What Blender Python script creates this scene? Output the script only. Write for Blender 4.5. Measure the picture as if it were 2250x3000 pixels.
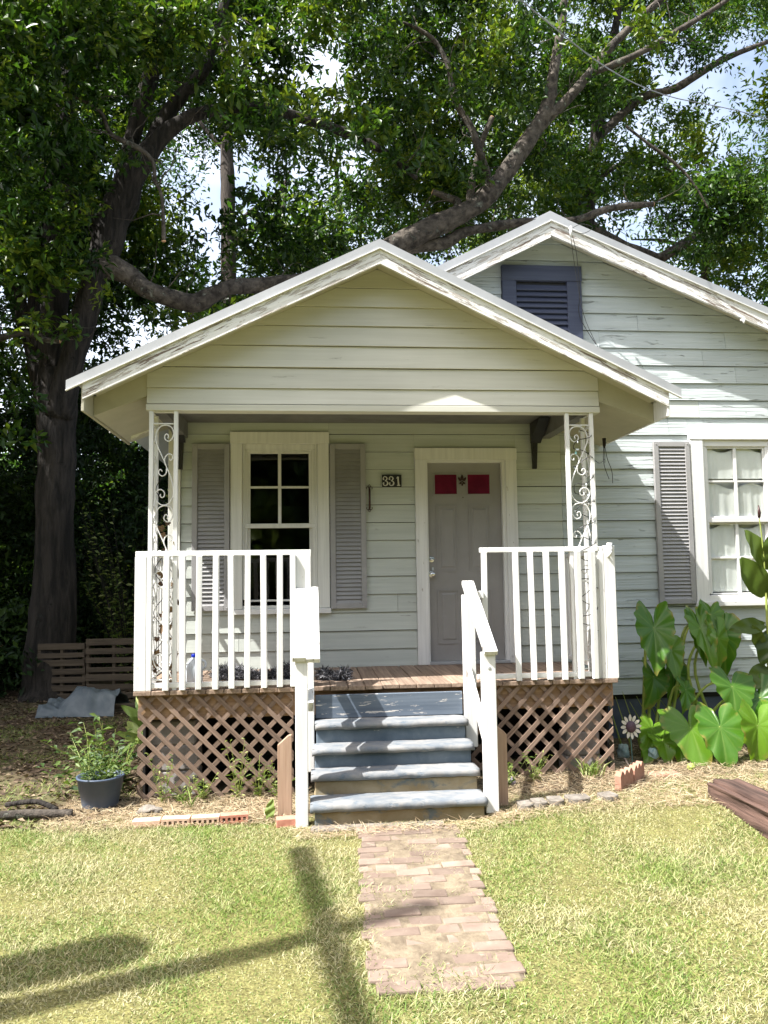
import bpy, bmesh, math, random
import numpy as np
from mathutils import Vector, Matrix, noise as mnoise

# ------------------------------------------------------------------ scene, camera, light
for o in list(bpy.data.objects): bpy.data.objects.remove(o)
SC = bpy.context.scene
COL = SC.collection
random.seed(7)
RNG = np.random.default_rng(11)

cam_data = bpy.data.cameras.new('camera')
cam = bpy.data.objects.new('camera', cam_data); COL.objects.link(cam)
cam_data.sensor_fit = 'HORIZONTAL'; cam_data.sensor_width = 36.0; cam_data.lens = 36.8
cam_data.clip_start = 0.05; cam_data.clip_end = 900
def look(loc, yaw, pitch, roll):
    fw = Vector((math.sin(yaw)*math.cos(pitch), math.cos(yaw)*math.cos(pitch), math.sin(pitch)))
    r0 = Vector((math.cos(yaw), -math.sin(yaw), 0)); u0 = r0.cross(fw)
    r = r0*math.cos(roll)+u0*math.sin(roll); u = -r0*math.sin(roll)+u0*math.cos(roll)
    m = Matrix((r, u, -fw)).transposed().to_4x4(); m.translation = loc
    return m
cam.matrix_world = look(Vector((-1.19, -7.92, 1.795)), math.radians(5.4175), math.radians(4.668), math.radians(-0.832))
SC.camera = cam
SC.render.resolution_x = 768; SC.render.resolution_y = 1024

SUN_TRAVEL = Vector((2.5, 1.0, -3.95)).normalized()
to_sun = -SUN_TRAVEL
elev = math.asin(to_sun.z); azim = math.atan2(to_sun.x, to_sun.y)
world = bpy.data.worlds.new('World'); SC.world = world; world.use_nodes = True
nt = world.node_tree; nt.nodes.clear()
sky = nt.nodes.new('ShaderNodeTexSky'); sky.sky_type = 'NISHITA'; sky.sun_disc = False
sky.sun_elevation = elev; sky.sun_rotation = azim % (2*math.pi)
sky.air_density = 1.0; sky.dust_density = 5.0; sky.ozone_density = 1.0
bg = nt.nodes.new('ShaderNodeBackground'); bg.inputs['Strength'].default_value = 0.135
wo = nt.nodes.new('ShaderNodeOutputWorld')
# thin bright summer cloud over the whole sky
tcw = nt.nodes.new('ShaderNodeTexCoord'); nz = nt.nodes.new('ShaderNodeTexNoise'); nt.links.new(tcw.outputs['Generated'], nz.inputs['Vector'])
nz.inputs['Scale'].default_value = 2.6; nz.inputs['Detail'].default_value = 6; nz.inputs['Roughness'].default_value = .6
mr = nt.nodes.new('ShaderNodeMapRange'); nt.links.new(nz.outputs[0], mr.inputs[0]); mr.inputs[1].default_value = .38; mr.inputs[2].default_value = .60; mr.inputs[3].default_value = .05; mr.inputs[4].default_value = .72
mxw = nt.nodes.new('ShaderNodeMix'); mxw.data_type = 'RGBA'; nt.links.new(mr.outputs[0], mxw.inputs[0]); nt.links.new(sky.outputs[0], mxw.inputs[6]); mxw.inputs[7].default_value = (4.6, 4.9, 5.4, 1)
nt.links.new(mxw.outputs[2], bg.inputs[0]); nt.links.new(bg.outputs[0], wo.inputs[0])
sl = bpy.data.lights.new('sun', 'SUN'); sl.energy = 5.0; sl.angle = math.radians(0.53); sl.color = (1.0, 0.975, 0.94)
sun = bpy.data.objects.new('sun', sl); COL.objects.link(sun)
sun.rotation_euler = SUN_TRAVEL.to_track_quat('-Z', 'Y').to_euler(); sun.location = to_sun*40
SC.view_settings.view_transform = 'Standard'; SC.view_settings.look = 'None'
SC.view_settings.gamma = 1.0; SC.view_settings.use_curve_mapping = False
SC.view_settings.exposure = 1.47

# ------------------------------------------------------------------ materials
class NT:
    def __init__(s, name):
        s.m = bpy.data.materials.new(name); s.m.use_nodes = True
        s.t = s.m.node_tree; s.t.nodes.clear()
        s.out = s.n('ShaderNodeOutputMaterial')
    def n(s, ty, **k):
        a = s.t.nodes.new(ty)
        for kk, v in k.items(): setattr(a, kk, v)
        return a
    def l(s, a, b): s.t.links.new(a, b)
    def val(s, sock, v):
        if hasattr(v, 'is_output'): s.l(v, sock)
        else: sock.default_value = v
    def math(s, op, a, b=0.0, clamp=False):
        q = s.n('ShaderNodeMath', operation=op, use_clamp=clamp); s.val(q.inputs[0], a); s.val(q.inputs[1], b); return q.outputs[0]
    def mix(s, f, a, b, blend='MIX'):
        q = s.n('ShaderNodeMix', data_type='RGBA', blend_type=blend); s.val(q.inputs[0], f)
        s.val(q.inputs[6], a if hasattr(a, 'is_output') else (*a, 1)); s.val(q.inputs[7], b if hasattr(b, 'is_output') else (*b, 1)); return q.outputs[2]
    def pos(s, scale=(1, 1, 1), rot=(0, 0, 0), coord='world'):
        if coord == 'world':
            v = s.n('ShaderNodeNewGeometry').outputs['Position']
        else:
            tc = s.n('ShaderNodeTexCoord').outputs['Object']
            r = s.n('ShaderNodeObjectInfo').outputs['Random']
            c = s.n('ShaderNodeCombineXYZ'); 
            for i, f in enumerate((37., 91., 53.)): s.l(s.math('MULTIPLY', r, f), c.inputs[i])
            ad = s.n('ShaderNodeVectorMath', operation='ADD'); s.l(tc, ad.inputs[0]); s.l(c.outputs[0], ad.inputs[1]); v = ad.outputs[0]
        if any(rot):
            m0 = s.n('ShaderNodeMapping'); s.l(v, m0.inputs[0]); m0.inputs['Rotation'].default_value = rot; v = m0.outputs[0]
        mp = s.n('ShaderNodeMapping'); s.l(v, mp.inputs[0]); mp.inputs['Scale'].default_value = scale
        return mp.outputs[0]
    def noise(s, v, scale=1., detail=4., rough=.55, dist=0.):
        q = s.n('ShaderNodeTexNoise'); s.l(v, q.inputs['Vector']); q.inputs['Scale'].default_value = scale
        q.inputs['Detail'].default_value = detail; q.inputs['Roughness'].default_value = rough; q.inputs['Distortion'].default_value = dist
        return q.outputs[0]
    def remap(s, v, a, b, c=0., d=1.):
        q = s.n('ShaderNodeMapRange'); s.l(v, q.inputs[0])
        for i, x in enumerate((a, b, c, d)): q.inputs[i+1].default_value = x
        return q.outputs[0]
    def attr(s, name):
        return s.n('ShaderNodeAttribute', attribute_name=name)
    def bump(s, h, strength=.3, dist=.01):
        q = s.n('ShaderNodeBump'); s.l(h, q.inputs['Height']); q.inputs['Strength'].default_value = strength; q.inputs['Distance'].default_value = dist
        return q.outputs[0]
    def pr(s, col, rough=.6, metal=0., normal=None, spec=.4):
        p = s.n('ShaderNodeBsdfPrincipled'); s.val(p.inputs['Base Color'], col if hasattr(col, 'is_output') else (*col, 1))
        s.val(p.inputs['Roughness'], rough); p.inputs['Metallic'].default_value = metal
        p.inputs['Specular IOR Level'].default_value = spec
        if normal is not None: s.l(normal, p.inputs['Normal'])
        return p.outputs[0]
    def done(s, sh): s.l(sh, s.out.inputs[0]); return s.m

def surf(name, c1, c2, scale=(3, 3, 3), rot=(0, 0, 0), coord='world', lo=.35, hi=.65, rough=.65, bump=.25, bdist=.004, big=.16,
         peel=None, metal=0., spec=.35, vary=0., detail=5.):
    """grain between c1 and c2, slow large-scale variation, optional peeled patches (colour, threshold, scale)"""
    t = NT(name); v = t.pos(scale, rot, coord)
    n1 = t.noise(v, 1., detail, .6, .3); col = t.mix(t.remap(n1, lo, hi), c1, c2)
    if big:
        nb = t.noise(t.pos((.9, .9, .9), (0, 0, 0), 'world'), 1., 3.)
        g = t.remap(nb, .3, .7, 1-big, 1+big*.6)
        cc = t.n('ShaderNodeCombineColor'); [t.l(g, cc.inputs[i]) for i in range(3)]
        col = t.mix(1., col, cc.outputs[0], 'MULTIPLY')
    if vary:
        g = t.remap(t.n('ShaderNodeObjectInfo').outputs['Random'], 0., 1., 1-vary, 1+vary*.7)
        cc = t.n('ShaderNodeCombineColor'); [t.l(g, cc.inputs[i]) for i in range(3)]
        col = t.mix(1., col, cc.outputs[0], 'MULTIPLY')
    h = n1
    if peel:
        for (pc, thr, psc, wid) in peel:
            pn = t.noise(t.pos(psc, rot, coord), 1., 6., .68, .4)
            mk = t.remap(pn, thr, thr+wid); col = t.mix(mk, col, pc); h = t.math('SUBTRACT', h, t.math('MULTIPLY', mk, .8))
    return t.done(t.pr(col, rough, metal, t.bump(h, bump, bdist), spec))

def leaf_mat(name, cols, trans=.35, rough=.42, dark=None):
    t = NT(name); a = t.attr('rnd').outputs['Fac']
    r = t.n('ShaderNodeValToRGB'); t.l(a, r.inputs[0]); e = r.color_ramp.elements
    e[0].position = 0; e[0].color = (*cols[0], 1); e[1].position = 1; e[1].color = (*cols[-1], 1)
    for i, c in enumerate(cols[1:-1]):
        k = e.new((i+1)/(len(cols)-1)); k.color = (*c, 1)
    p = t.pr(r.outputs[0], rough, spec=.3)
    tr = t.n('ShaderNodeBsdfTranslucent'); t.l(t.mix(1., r.outputs[0], (1.5, 1.55, .7), 'MULTIPLY'), tr.inputs[0])
    mx = t.n('ShaderNodeMixShader'); mx.inputs[0].default_value = trans; t.l(p, mx.inputs[1]); t.l(tr.outputs[0], mx.inputs[2])
    return t.done(mx.outputs[0])

GRX = (1.2, 30, 34)      # grain along x
GRY = (30, 1.2, 34)
GRZ = (30, 30, 1.2)
MT = {}
def m(k): return MT[k]
SIDE = (.46, .49, .43)
MT['siding'] = surf('siding_paint', (.435, .465, .425), (.495, .525, .48), GRX, vary=.06, rough=.6, bump=.22, bdist=.003, big=.10,
                    peel=[((.29, .30, .275), .65, (2.5, 20, 26), .03)])
MT['siding_gable'] = surf('cream_siding_paint', (.525, .52, .455), (.58, .575, .51), GRX, vary=.06, rough=.6, bump=.3, bdist=.004, big=.10,
                    peel=[((.36, .35, .30), .655, (2.5, 20, 30), .03)])
MT['siding_old'] = surf('siding_paint_weathered', (.415, .46, .455), (.475, .52, .515), GRX, vary=.06, rough=.7, bump=1., bdist=.012, big=.12,
                    peel=[((.33, .36, .35), .62, (2.6, 14, 24), .03), ((.25, .25, .23), .69, (6, 20, 40), .03)])
MT['white'] = surf('white_paint', (.60, .60, .585), (.72, .72, .70), GRZ, rough=.5, bump=.15, bdist=.003, big=.06,
                   peel=[((.36, .34, .30), .665, (22, 22, 7), .03)])
MT['white_x'] = surf('white_paint_boards', (.60, .60, .585), (.72, .72, .70), GRX, rough=.5, bump=.2, bdist=.003, big=.06,
                   peel=[((.36, .34, .30), .655, (6, 22, 24), .03)])
MT['white_rail'] = surf('white_paint_cracked', (.54, .54, .52), (.68, .68, .66), (26, 3, 8), rough=.6, bump=.4, bdist=.004, big=.05,
                   peel=[((.24, .22, .20), .585, (60, 3.0, 9), .02)])
MT['trim_cream'] = surf('cream_trim_paint', (.60, .60, .56), (.69, .69, .645), GRZ, rough=.55, bump=.2, bdist=.003, big=.10,
                   peel=[((.30, .27, .20), .72, (10, 10, 8), .03)])
def rake(name, rot): return surf(name, (.62, .62, .60), (.74, .74, .72), (1.5, 20, 30), rot, rough=.6, bump=.5, bdist=.006, big=.05,
                   peel=[((.40, .37, .33), .535, (5, 22, 44), .02), ((.17, .13, .10), .575, (2.4, 14, 40), .03)])
MT['rake_l'] = rake('peeling_white_rake_left', (0, .454, 0)); MT['rake_r'] = rake('peeling_white_rake_right', (0, -.454, 0))
MT['metal'] = surf('galvanised_metal', (.34, .35, .36), (.40, .41, .42), (3, 3, 3), rough=.5, bump=.04, metal=.25, big=.08, spec=.5)
MT['beige'] = surf('cream_soffit_paint', (.38, .365, .28), (.43, .41, .32), (4, 4, 4), rough=.6, bump=.08, big=.12)
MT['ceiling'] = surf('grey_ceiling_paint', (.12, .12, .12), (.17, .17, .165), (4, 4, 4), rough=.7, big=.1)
MT['shutter'] = surf('taupe_shutter', (.27, .265, .265), (.31, .305, .30), (4, 4, 4), rough=.5, bump=.03, big=.05)
MT['door'] = surf('taupe_door_paint', (.25, .24, .23), (.285, .275, .265), (3, 3, 3), rough=.4, bump=.04, big=.08)
MT['redglass'] = surf('red_door_glass', (.075, .003, .016), (.13, .006, .028), (4, 4, 4), rough=.25, bump=.0, big=.1)
MT['bronze'] = surf('dark_bronze', (.035, .012, .012), (.06, .03, .025), (30, 30, 30), rough=.4, metal=.3, big=0)
MT['black'] = surf('black_paint', (.012, .012, .013), (.022, .022, .024), (9, 9, 9), rough=.5, big=0)
MT['navy'] = surf('navy_paint', (.035, .042, .075), (.055, .065, .10), GRX, rough=.5, bump=.3, big=.1)
MT['chrome'] = surf('chrome', (.75, .75, .76), (.8, .8, .8), rough=.15, metal=1., bump=0, big=0)
MT['dark'] = surf('dark_interior_and_shade', (.012, .011, .010), (.02, .018, .016), rough=.9, big=0)  # near-black; stands in for shade under the deck and in siding laps
MT['deck'] = surf('weathered_deck_wood', (.15, .10, .07), (.34, .255, .19), (40, 1.6, 40), coord='object', vary=.25, lo=.3, hi=.7, rough=.8, bump=.4, big=.15)
MT['deck_end'] = surf('deck_board_end_grain', (.22, .16, .12), (.36, .28, .22), (30, 30, 30), coord='object', rough=.85, bump=.4)
MT['treated'] = surf('treated_timber', (.22, .13, .07), (.36, .23, .13), (1.6, 30, 34), lo=.3, hi=.7, rough=.8, bump=.3)
MT['treated_z'] = surf('treated_timber_upright', (.28, .18, .12), (.40, .28, .20), (34, 34, 1.6), lo=.3, hi=.7, rough=.8, bump=.3)
MT['lath'] = surf('lattice_wood', (.105, .068, .047), (.28, .20, .15), (1.3, 40, 60), coord='object', vary=.28, lo=.25, hi=.7, rough=.85, bump=.35, big=.2)
MT['found'] = surf('foundation_blue', (.06, .075, .11), (.09, .105, .14), (5, 5, 5), rough=.8, bump=.2)
MT['step_tread'] = surf('worn_step_tread', (.13, .15, .17), (.24, .235, .225), (7, 12, 7), rough=.85, bump=.5, bdist=.006, big=.1,
                   peel=[((.10, .13, .16), .55, (9, 22, 14), .14)])
MT['step_riser'] = surf('blue_grey_step_paint', (.085, .12, .155), (.145, .18, .215), (6, 6, 6), rough=.75, bump=.25, big=.1,
                   peel=[((.36, .37, .36), .66, (9, 9, 20), .05)])
MT['step_ochre'] = surf('ochre_step_paint', (.22, .165, .085), (.30, .25, .16), (5, 5, 7), rough=.8, bump=.25, big=.1,
                   peel=[((.11, .13, .13), .52, (3.5, 4, 6), .10)])
MT['step_board'] = surf('blue_step_board', (.09, .115, .15), (.13, .16, .20), GRX, rough=.7, bump=.3, big=.05,
                   peel=[((.55, .52, .48), .60, (5, 20, 44), .025)])
MT['brick'] = surf('red_brick', (.40, .16, .11), (.52, .24, .17), (14, 14, 14), coord='object', rough=.9, bump=.5, big=.1)
MT['brick_tan'] = surf('tan_brick', (.46, .31, .22), (.58, .42, .31), (14, 14, 14), coord='object', rough=.9, bump=.5, big=.1)
MT['paver'] = surf('weathered_path_brick', (.17, .12, .092), (.27, .205, .16), (6, 6, 6), coord='object', vary=.3, lo=.3, hi=.7, rough=.9, bump=.5, bdist=.006, big=.18,
                   peel=[((.29, .24, .18), .58, (9, 9, 9), .12)])
MT['scallop'] = surf('terracotta_edging', (.30, .15, .10), (.40, .22, .16), (14, 14, 14), rough=.9, bump=.4)
MT['stone'] = surf('grey_edging_block', (.13, .115, .095), (.23, .205, .175), (18, 18, 18), coord='object', rough=.95, bump=.6, bdist=.006)
MT['pier'] = surf('concrete_pier', (.26, .24, .22), (.38, .35, .33), (8, 8, 8), rough=.95, bump=.5)
MT['tie'] = surf('old_rail_tie', (.03, .017, .013), (.13, .078, .06), (22, 1.4, 18), lo=.3, hi=.7, rough=.95, bump=1., bdist=.02, big=.1)
MT['tarp'] = surf('grey_tarp', (.075, .095, .11), (.13, .155, .17), (4, 4, 4), rough=.4, bump=.3, big=.1)
MT['pallet'] = surf('pallet_wood', (.055, .042, .029), (.105, .08, .056), (2, 30, 30), coord='object', rough=.9, bump=.3)
MT['pot'] = surf('blue_pot_plastic', (.06, .085, .13), (.085, .11, .16), (5, 5, 5), rough=.45, bump=.05)
MT['jug'] = surf('milky_plastic', (.55, .60, .64), (.62, .66, .70), rough=.4, bump=.02, big=0)
MT['cap'] = surf('blue_cap', (.01, .03, .55), (.015, .05, .65), rough=.4, bump=0, big=0)
MT['bark'] = surf('shaded_oak_bark', (.010, .0085, .007), (.036, .030, .025), (11, 11, 1.6), lo=.40, hi=.60, rough=.95, bump=1., bdist=.10, big=.25,  # near-black: canopy shade is put into the trunk and limb colour
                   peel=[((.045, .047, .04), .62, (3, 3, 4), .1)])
MT['bark_pale'] = surf('pale_limb_bark', (.026, .021, .017), (.115, .097, .078), (9, 9, 9), lo=.35, hi=.65, rough=.95, bump=1., bdist=.04, big=.35,
                   peel=[((.22, .225, .185), .585, (5, 5, 5), .08)])
MT['bark_dark'] = surf('dark_trunk_bark', (.03, .025, .02), (.075, .06, .05), (14, 14, 3), lo=.3, hi=.7, rough=.95, bump=1., bdist=.03, big=.2)
MT['cut'] = surf('fresh_cut_wood', (.45, .25, .13), (.58, .36, .2), (30, 30, 30), rough=.9, big=0)
MT['leaf_oak'] = leaf_mat('oak_leaves', [(.012, .032, .006), (.024, .060, .009), (.052, .105, .012), (.15, .20, .02)], .34, .38)
MT['leaf_right'] = leaf_mat('tree_leaves', [(.014, .038, .007), (.028, .070, .010), (.058, .115, .013), (.16, .205, .02)], .36, .42)
MT['leaf_back'] = leaf_mat('far_leaves', [(.016, .045, .011), (.030, .078, .016), (.055, .115, .018), (.15, .20, .03)], .38, .5)
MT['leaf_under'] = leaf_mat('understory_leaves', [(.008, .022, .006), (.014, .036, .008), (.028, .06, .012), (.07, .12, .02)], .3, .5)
MT['weed'] = leaf_mat('weed_leaves', [(.07, .12, .025), (.12, .18, .04), (.20, .26, .07), (.32, .33, .13)], .3, .5)
MT['leaf_pot'] = leaf_mat('pot_plant_leaves', [(.03, .06, .016), (.05, .09, .022), (.08, .13, .03), (.13, .18, .045)], .25, .5)
MT['dryleaf'] = leaf_mat('dry_leaves', [(.05, .03, .025), (.12, .07, .04), (.26, .17, .09), (.40, .29, .17)], .2, .7)
MT['straw'] = leaf_mat('dry_straw', [(.22, .15, .09), (.32, .24, .15), (.42, .34, .22), (.50, .43, .30)], .15, .7)
MT['litter'] = leaf_mat('leaf_litter', [(.035, .024, .016), (.075, .05, .032), (.14, .10, .065), (.26, .20, .13)], .1, .8)
MT['tinsel'] = leaf_mat('tinsel_strands', [(.03, .03, .035), (.06, .06, .07), (.14, .14, .15), (.5, .5, .52)], .0, .3)
MT['curtain'] = surf('white_curtain', (.78, .79, .78), (.84, .85, .84), (9, 9, 2), rough=.8, bump=.2, big=.1)
MT['paperblind'] = surf('white_paper', (.68, .69, .69), (.74, .75, .75), (9, 9, 9), rough=.7, bump=.05, big=.05)
MT['wire'] = surf('black_cable', (.02, .02, .02), (.03, .03, .03), rough=.5, big=0, bump=0)
MT['wire_grey'] = surf('grey_cable', (.16, .17, .18), (.2, .2, .21), rough=.5, big=0, bump=0)
MT['pole'] = surf('utility_pole_wood', (.12, .085, .06), (.2, .15, .11), GRZ, rough=.9)
MT['petal'] = surf('cream_petal_paint', (.55, .52, .42), (.66, .62, .52), (20, 20, 20), rough=.6, big=0)
MT['purple'] = surf('purple_flower_centre', (.07, .04, .055), (.12, .07, .09), (60, 60, 60), rough=.5, bump=.6, big=0)
MT['teal'] = surf('teal_stake', (.12, .25, .23), (.16, .3, .28), rough=.5, big=0)
MT['tealglass'] = surf('verdigris_ornament', (.16, .26, .26), (.34, .42, .38), (18, 18, 18), rough=.6, big=0)
MT['digit'] = surf('pale_digit_paint', (.58, .57, .52), (.64, .63, .58), rough=.5, big=0, bump=0)
MT['petiole'] = surf('green_stalk', (.20, .26, .05), (.30, .34, .09), (8, 8, 8), rough=.5, big=0, bump=.05)
MT['pinkbag'] = surf('lilac_plastic_scrap', (.5, .42, .55), (.6, .52, .64), rough=.5, big=0)

def glass_mat():
    t = NT('window_glass'); tr = t.n('ShaderNodeBsdfTransparent'); tr.inputs[0].default_value = (.95, .96, .95, 1)
    gl = t.n('ShaderNodeBsdfGlossy'); gl.inputs['Roughness'].default_value = .03
    nn = t.noise(t.pos((1.3, 1.3, 1.3)), 1., 2.); t.l(t.bump(nn, .06, .05), gl.inputs['Normal'])
    fr = t.n('ShaderNodeLayerWeight'); fr.inputs[0].default_value = .5
    mx = t.n('ShaderNodeMixShader'); t.l(t.math('ADD', t.math('MULTIPLY', t.math('POWER', fr.outputs[1], 5.), .9), .045, True), mx.inputs[0]); t.l(tr.outputs[0], mx.inputs[1]); t.l(gl.outputs[0], mx.inputs[2])
    return t.done(mx.outputs[0])
MT['glass'] = glass_mat()

def ear_mat():
    t = NT('elephant_ear_leaf'); a = t.attr('rnd').outputs['Fac']; v = t.attr('vein').outputs['Fac']
    base = t.mix(a, (.035, .125, .009), (.135, .265, .018))
    n = t.noise(t.pos((5, 5, 5)), 1., 3.); base = t.mix(t.remap(n, .35, .7, 0, .3), base, (.10, .19, .02))
    ed = t.math('MULTIPLY', t.remap(t.attr('edge').outputs['Fac'], .80, 1.), t.remap(t.noise(t.pos((11, 11, 11)), 1., 4.), .50, .62))
    base = t.mix(ed, base, (.24, .19, .045))
    col = t.mix(t.math('MULTIPLY', v, .3), base, (.24, .34, .09))
    p = t.pr(col, .36, normal=t.bump(t.noise(t.pos((14, 14, 14)), 1., 4.), .25, .01), spec=.5)
    tr = t.n('ShaderNodeBsdfTranslucent'); t.l(t.mix(1., col, (1.7, 1.6, .5), 'MULTIPLY'), tr.inputs[0])
    mx = t.n('ShaderNodeMixShader'); mx.inputs[0].default_value = .42; t.l(p, mx.inputs[1]); t.l(tr.outputs[0], mx.inputs[2])
    return t.done(mx.outputs[0])
MT['ear'] = ear_mat()
MT['canna'] = leaf_mat('bronze_canna_leaf', [(.035, .06, .010), (.05, .085, .014), (.065, .10, .016), (.08, .12, .018)], .3, .35)

def lawn_mask(t):
    """0..1 how green the turf is at a place: broad patches"""
    n = t.noise(t.pos((.75, .75, .75)), 1., 4., .6, .6)
    n2 = t.noise(t.pos((3.2, 3.2, 3.2)), 1., 3.)
    return t.math('ADD', t.remap(n, .36, .66), t.math('MULTIPLY', t.math('SUBTRACT', n2, .5), .9))
def grass_mat():
    t = NT('lawn_grass'); a = t.attr('rnd').outputs['Fac']; g = lawn_mask(t)
    f = t.remap(t.math('ADD', t.math('MULTIPLY', g, .85), t.math('MULTIPLY', a, .75)), .48, 1.08)
    straw = t.mix(a, (.50, .455, .265), (.29, .27, .12)); green = t.mix(a, (.27, .335, .075), (.085, .16, .02))
    col = t.mix(f, straw, green)
    p = t.pr(col, .55, spec=.3); tr = t.n('ShaderNodeBsdfTranslucent'); t.l(col, tr.inputs[0])
    mx = t.n('ShaderNodeMixShader'); mx.inputs[0].default_value = .3; t.l(p, mx.inputs[1]); t.l(tr.outputs[0], mx.inputs[2])
    return t.done(mx.outputs[0])
MT['grass'] = grass_mat()
def ground_mat():
    t = NT('yard_soil'); v = t.pos((1, 1, 1)); n1 = t.noise(v, 9., 6., .7); n2 = t.noise(v, 1.1, 4.)
    soil = t.mix(t.remap(n1, .3, .7), (.045, .032, .022), (.14, .10, .068))
    soil = t.mix(t.remap(n2, .42, .62, 0., .55), soil, (.10, .11, .045))
    lawn = t.mix(t.remap(n1, .3, .7), (.11, .105, .04), (.20, .19, .075))
    n3 = t.noise(t.pos((1, 1, 1)), 85., 3., .7); lawn = t.mix(t.remap(n3, .35, .65), t.mix(1., lawn, (.45, .42, .40), 'MULTIPLY'), t.mix(1., lawn, (1.35, 1.35, 1.3), 'MULTIPLY'))
    at = t.attr('lawn').outputs['Fac']
    col = t.mix(at, soil, lawn)
    return t.done(t.pr(col, .95, normal=t.bump(n1, .6, .03), spec=.1))
MT['ground'] = ground_mat()
MT['bedsoil'] = surf('bed_soil', (.12, .092, .062), (.23, .185, .125), (14, 14, 14), rough=.95, bump=.8, bdist=.02)

# ------------------------------------------------------------------ object helpers
WM = {}
def tag(o, label=None, cat=None, group=None, kind=None):
    if label: o['label'] = label
    if cat: o['category'] = cat
    if group: o['group'] = group
    if kind: o['kind'] = kind
    return o
def place(o, parent=None, M=None):
    M = M or Matrix.Identity(4)
    COL.objects.link(o); WM[o.name] = M
    if parent is not None:
        o.parent = parent; o.matrix_parent_inverse = WM[parent.name].inverted()
    o.matrix_basis = M
    return o
def empty(name, loc, label, cat, group=None):
    o = bpy.data.objects.new(name, None); o.empty_display_size = .2
    place(o, None, Matrix.Translation(loc)); return tag(o, label, cat, group)
def T(x, y, z): return Matrix.Translation((x, y, z))
def mesh(name, V, F, mat, smooth=False):
    me = bpy.data.meshes.new(name); me.from_pydata([tuple(v) for v in V], [], F); me.update()
    if mat:
        for q in (mat if isinstance(mat, (list, tuple)) else [mat]): me.materials.append(MT[q] if isinstance(q, str) else q)
    if smooth: me.polygons.foreach_set('use_smooth', [True]*len(me.polygons))
    return me
def obj(name, me, parent=None, M=None): return place(bpy.data.objects.new(name, me), parent, M)
BOXF = [(0, 3, 2, 1), (4, 5, 6, 7), (0, 1, 5, 4), (1, 2, 6, 5), (2, 3, 7, 6), (3, 0, 4, 7)]
def boxv(x0, x1, y0, y1, z0, z1):
    return [(x0, y0, z0), (x1, y0, z0), (x1, y1, z0), (x0, y1, z0), (x0, y0, z1), (x1, y0, z1), (x1, y1, z1), (x0, y1, z1)]
def bevel(me, w=.003, seg=1):
    b = bmesh.new(); b.from_mesh(me); bmesh.ops.bevel(b, geom=list(b.edges), offset=w, segments=seg, affect='EDGES', profile=.6, clamp_overlap=True); b.to_mesh(me); b.free(); return me
def box(name, x0, x1, y0, y1, z0, z1, mat, parent=None, bv=.003, M=None):
    me = mesh(name, boxv(x0, x1, y0, y1, z0, z1), BOXF, mat)
    if bv: bevel(me, bv)
    return obj(name, me, parent, M)
class MB:
    def __init__(s): s.V = []; s.F = []
    def add(s, V, F):
        k = len(s.V); s.V += [tuple(v) for v in V]; s.F += [tuple(i+k for i in f) for f in F]
    def box(s, *a): s.add(boxv(*a), BOXF); return s
    def tube(s, pts, rad, seg=6, cap=True):
        V, F = tubevf(pts, rad, seg, cap); s.add(V, F); return s
    def build(s, name, mat, parent=None, smooth=False, bv=0, M=None):
        me = mesh(name, s.V, s.F, mat, smooth)
        if bv: bevel(me, bv)
        return obj(name, me, parent, M)
def tubevf(pts, rad, seg=6, cap=True):
    pts = [Vector(p) for p in pts]; n = len(pts)
    rad = rad if isinstance(rad, (list, tuple)) else [rad]*n
    V = []; F = []; prev = None
    for i, p in enumerate(pts):
        d = (pts[min(i+1, n-1)]-pts[max(i-1, 0)]); d = d.normalized() if d.length > 1e-9 else Vector((0, 0, 1))
        if prev is None:
            a = Vector((0, 0, 1)) if abs(d.z) < .9 else Vector((1, 0, 0)); x = d.cross(a).normalized()
        else:
            x = (prev-d*prev.dot(d)); x = x.normalized() if x.length > 1e-6 else d.orthogonal().normalized()
        prev = x; y = d.cross(x)
        for k in range(seg):
            a = 2*math.pi*k/seg; V.append(p+(x*math.cos(a)+y*math.sin(a))*rad[i])
    for i in range(n-1):
        for k in range(seg):
            a = i*seg+k; b = i*seg+(k+1) % seg; F.append((a, b, b+seg, a+seg))
    if cap: F.append(tuple(range(seg))[::-1]); F.append(tuple((n-1)*seg+k for k in range(seg)))
    return V, F
def spline(pts, sub=6):
    """Catmull-Rom through points (any dimension)"""
    P = [np.array(p, float) for p in pts]; out = []
    for i in range(len(P)-1):
        p0 = P[max(i-1, 0)]; p1 = P[i]; p2 = P[i+1]; p3 = P[min(i+2, len(P)-1)]
        for k in range(sub):
            t = k/sub; out.append(.5*((2*p1)+(-p0+p2)*t+(2*p0-5*p1+4*p2-p3)*t*t+(-p0+3*p1-3*p2+p3)*t**3))
    out.append(P[-1]); return out
def prism_xz(name, poly, y0, y1, mat, parent=None, bv=0):
    """polygon in (x,z) extruded from y0 (front) to y1"""
    n = len(poly); V = [(x, y0, z) for x, z in poly]+[(x, y1, z) for x, z in poly]
    ar = sum(poly[i][0]*poly[(i+1) % n][1]-poly[(i+1) % n][0]*poly[i][1] for i in range(n))
    f0 = tuple(range(n)); f1 = tuple(range(2*n-1, n-1, -1)); F = [f0, f1]
    for i in range(n): j = (i+1) % n; F.append((i, i+n, j+n, j))
    if ar < 0: F = [tuple(reversed(f)) for f in F]
    me = mesh(name, V, F, mat)
    if bv: bevel(me, bv)
    return obj(name, me, parent)
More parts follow.
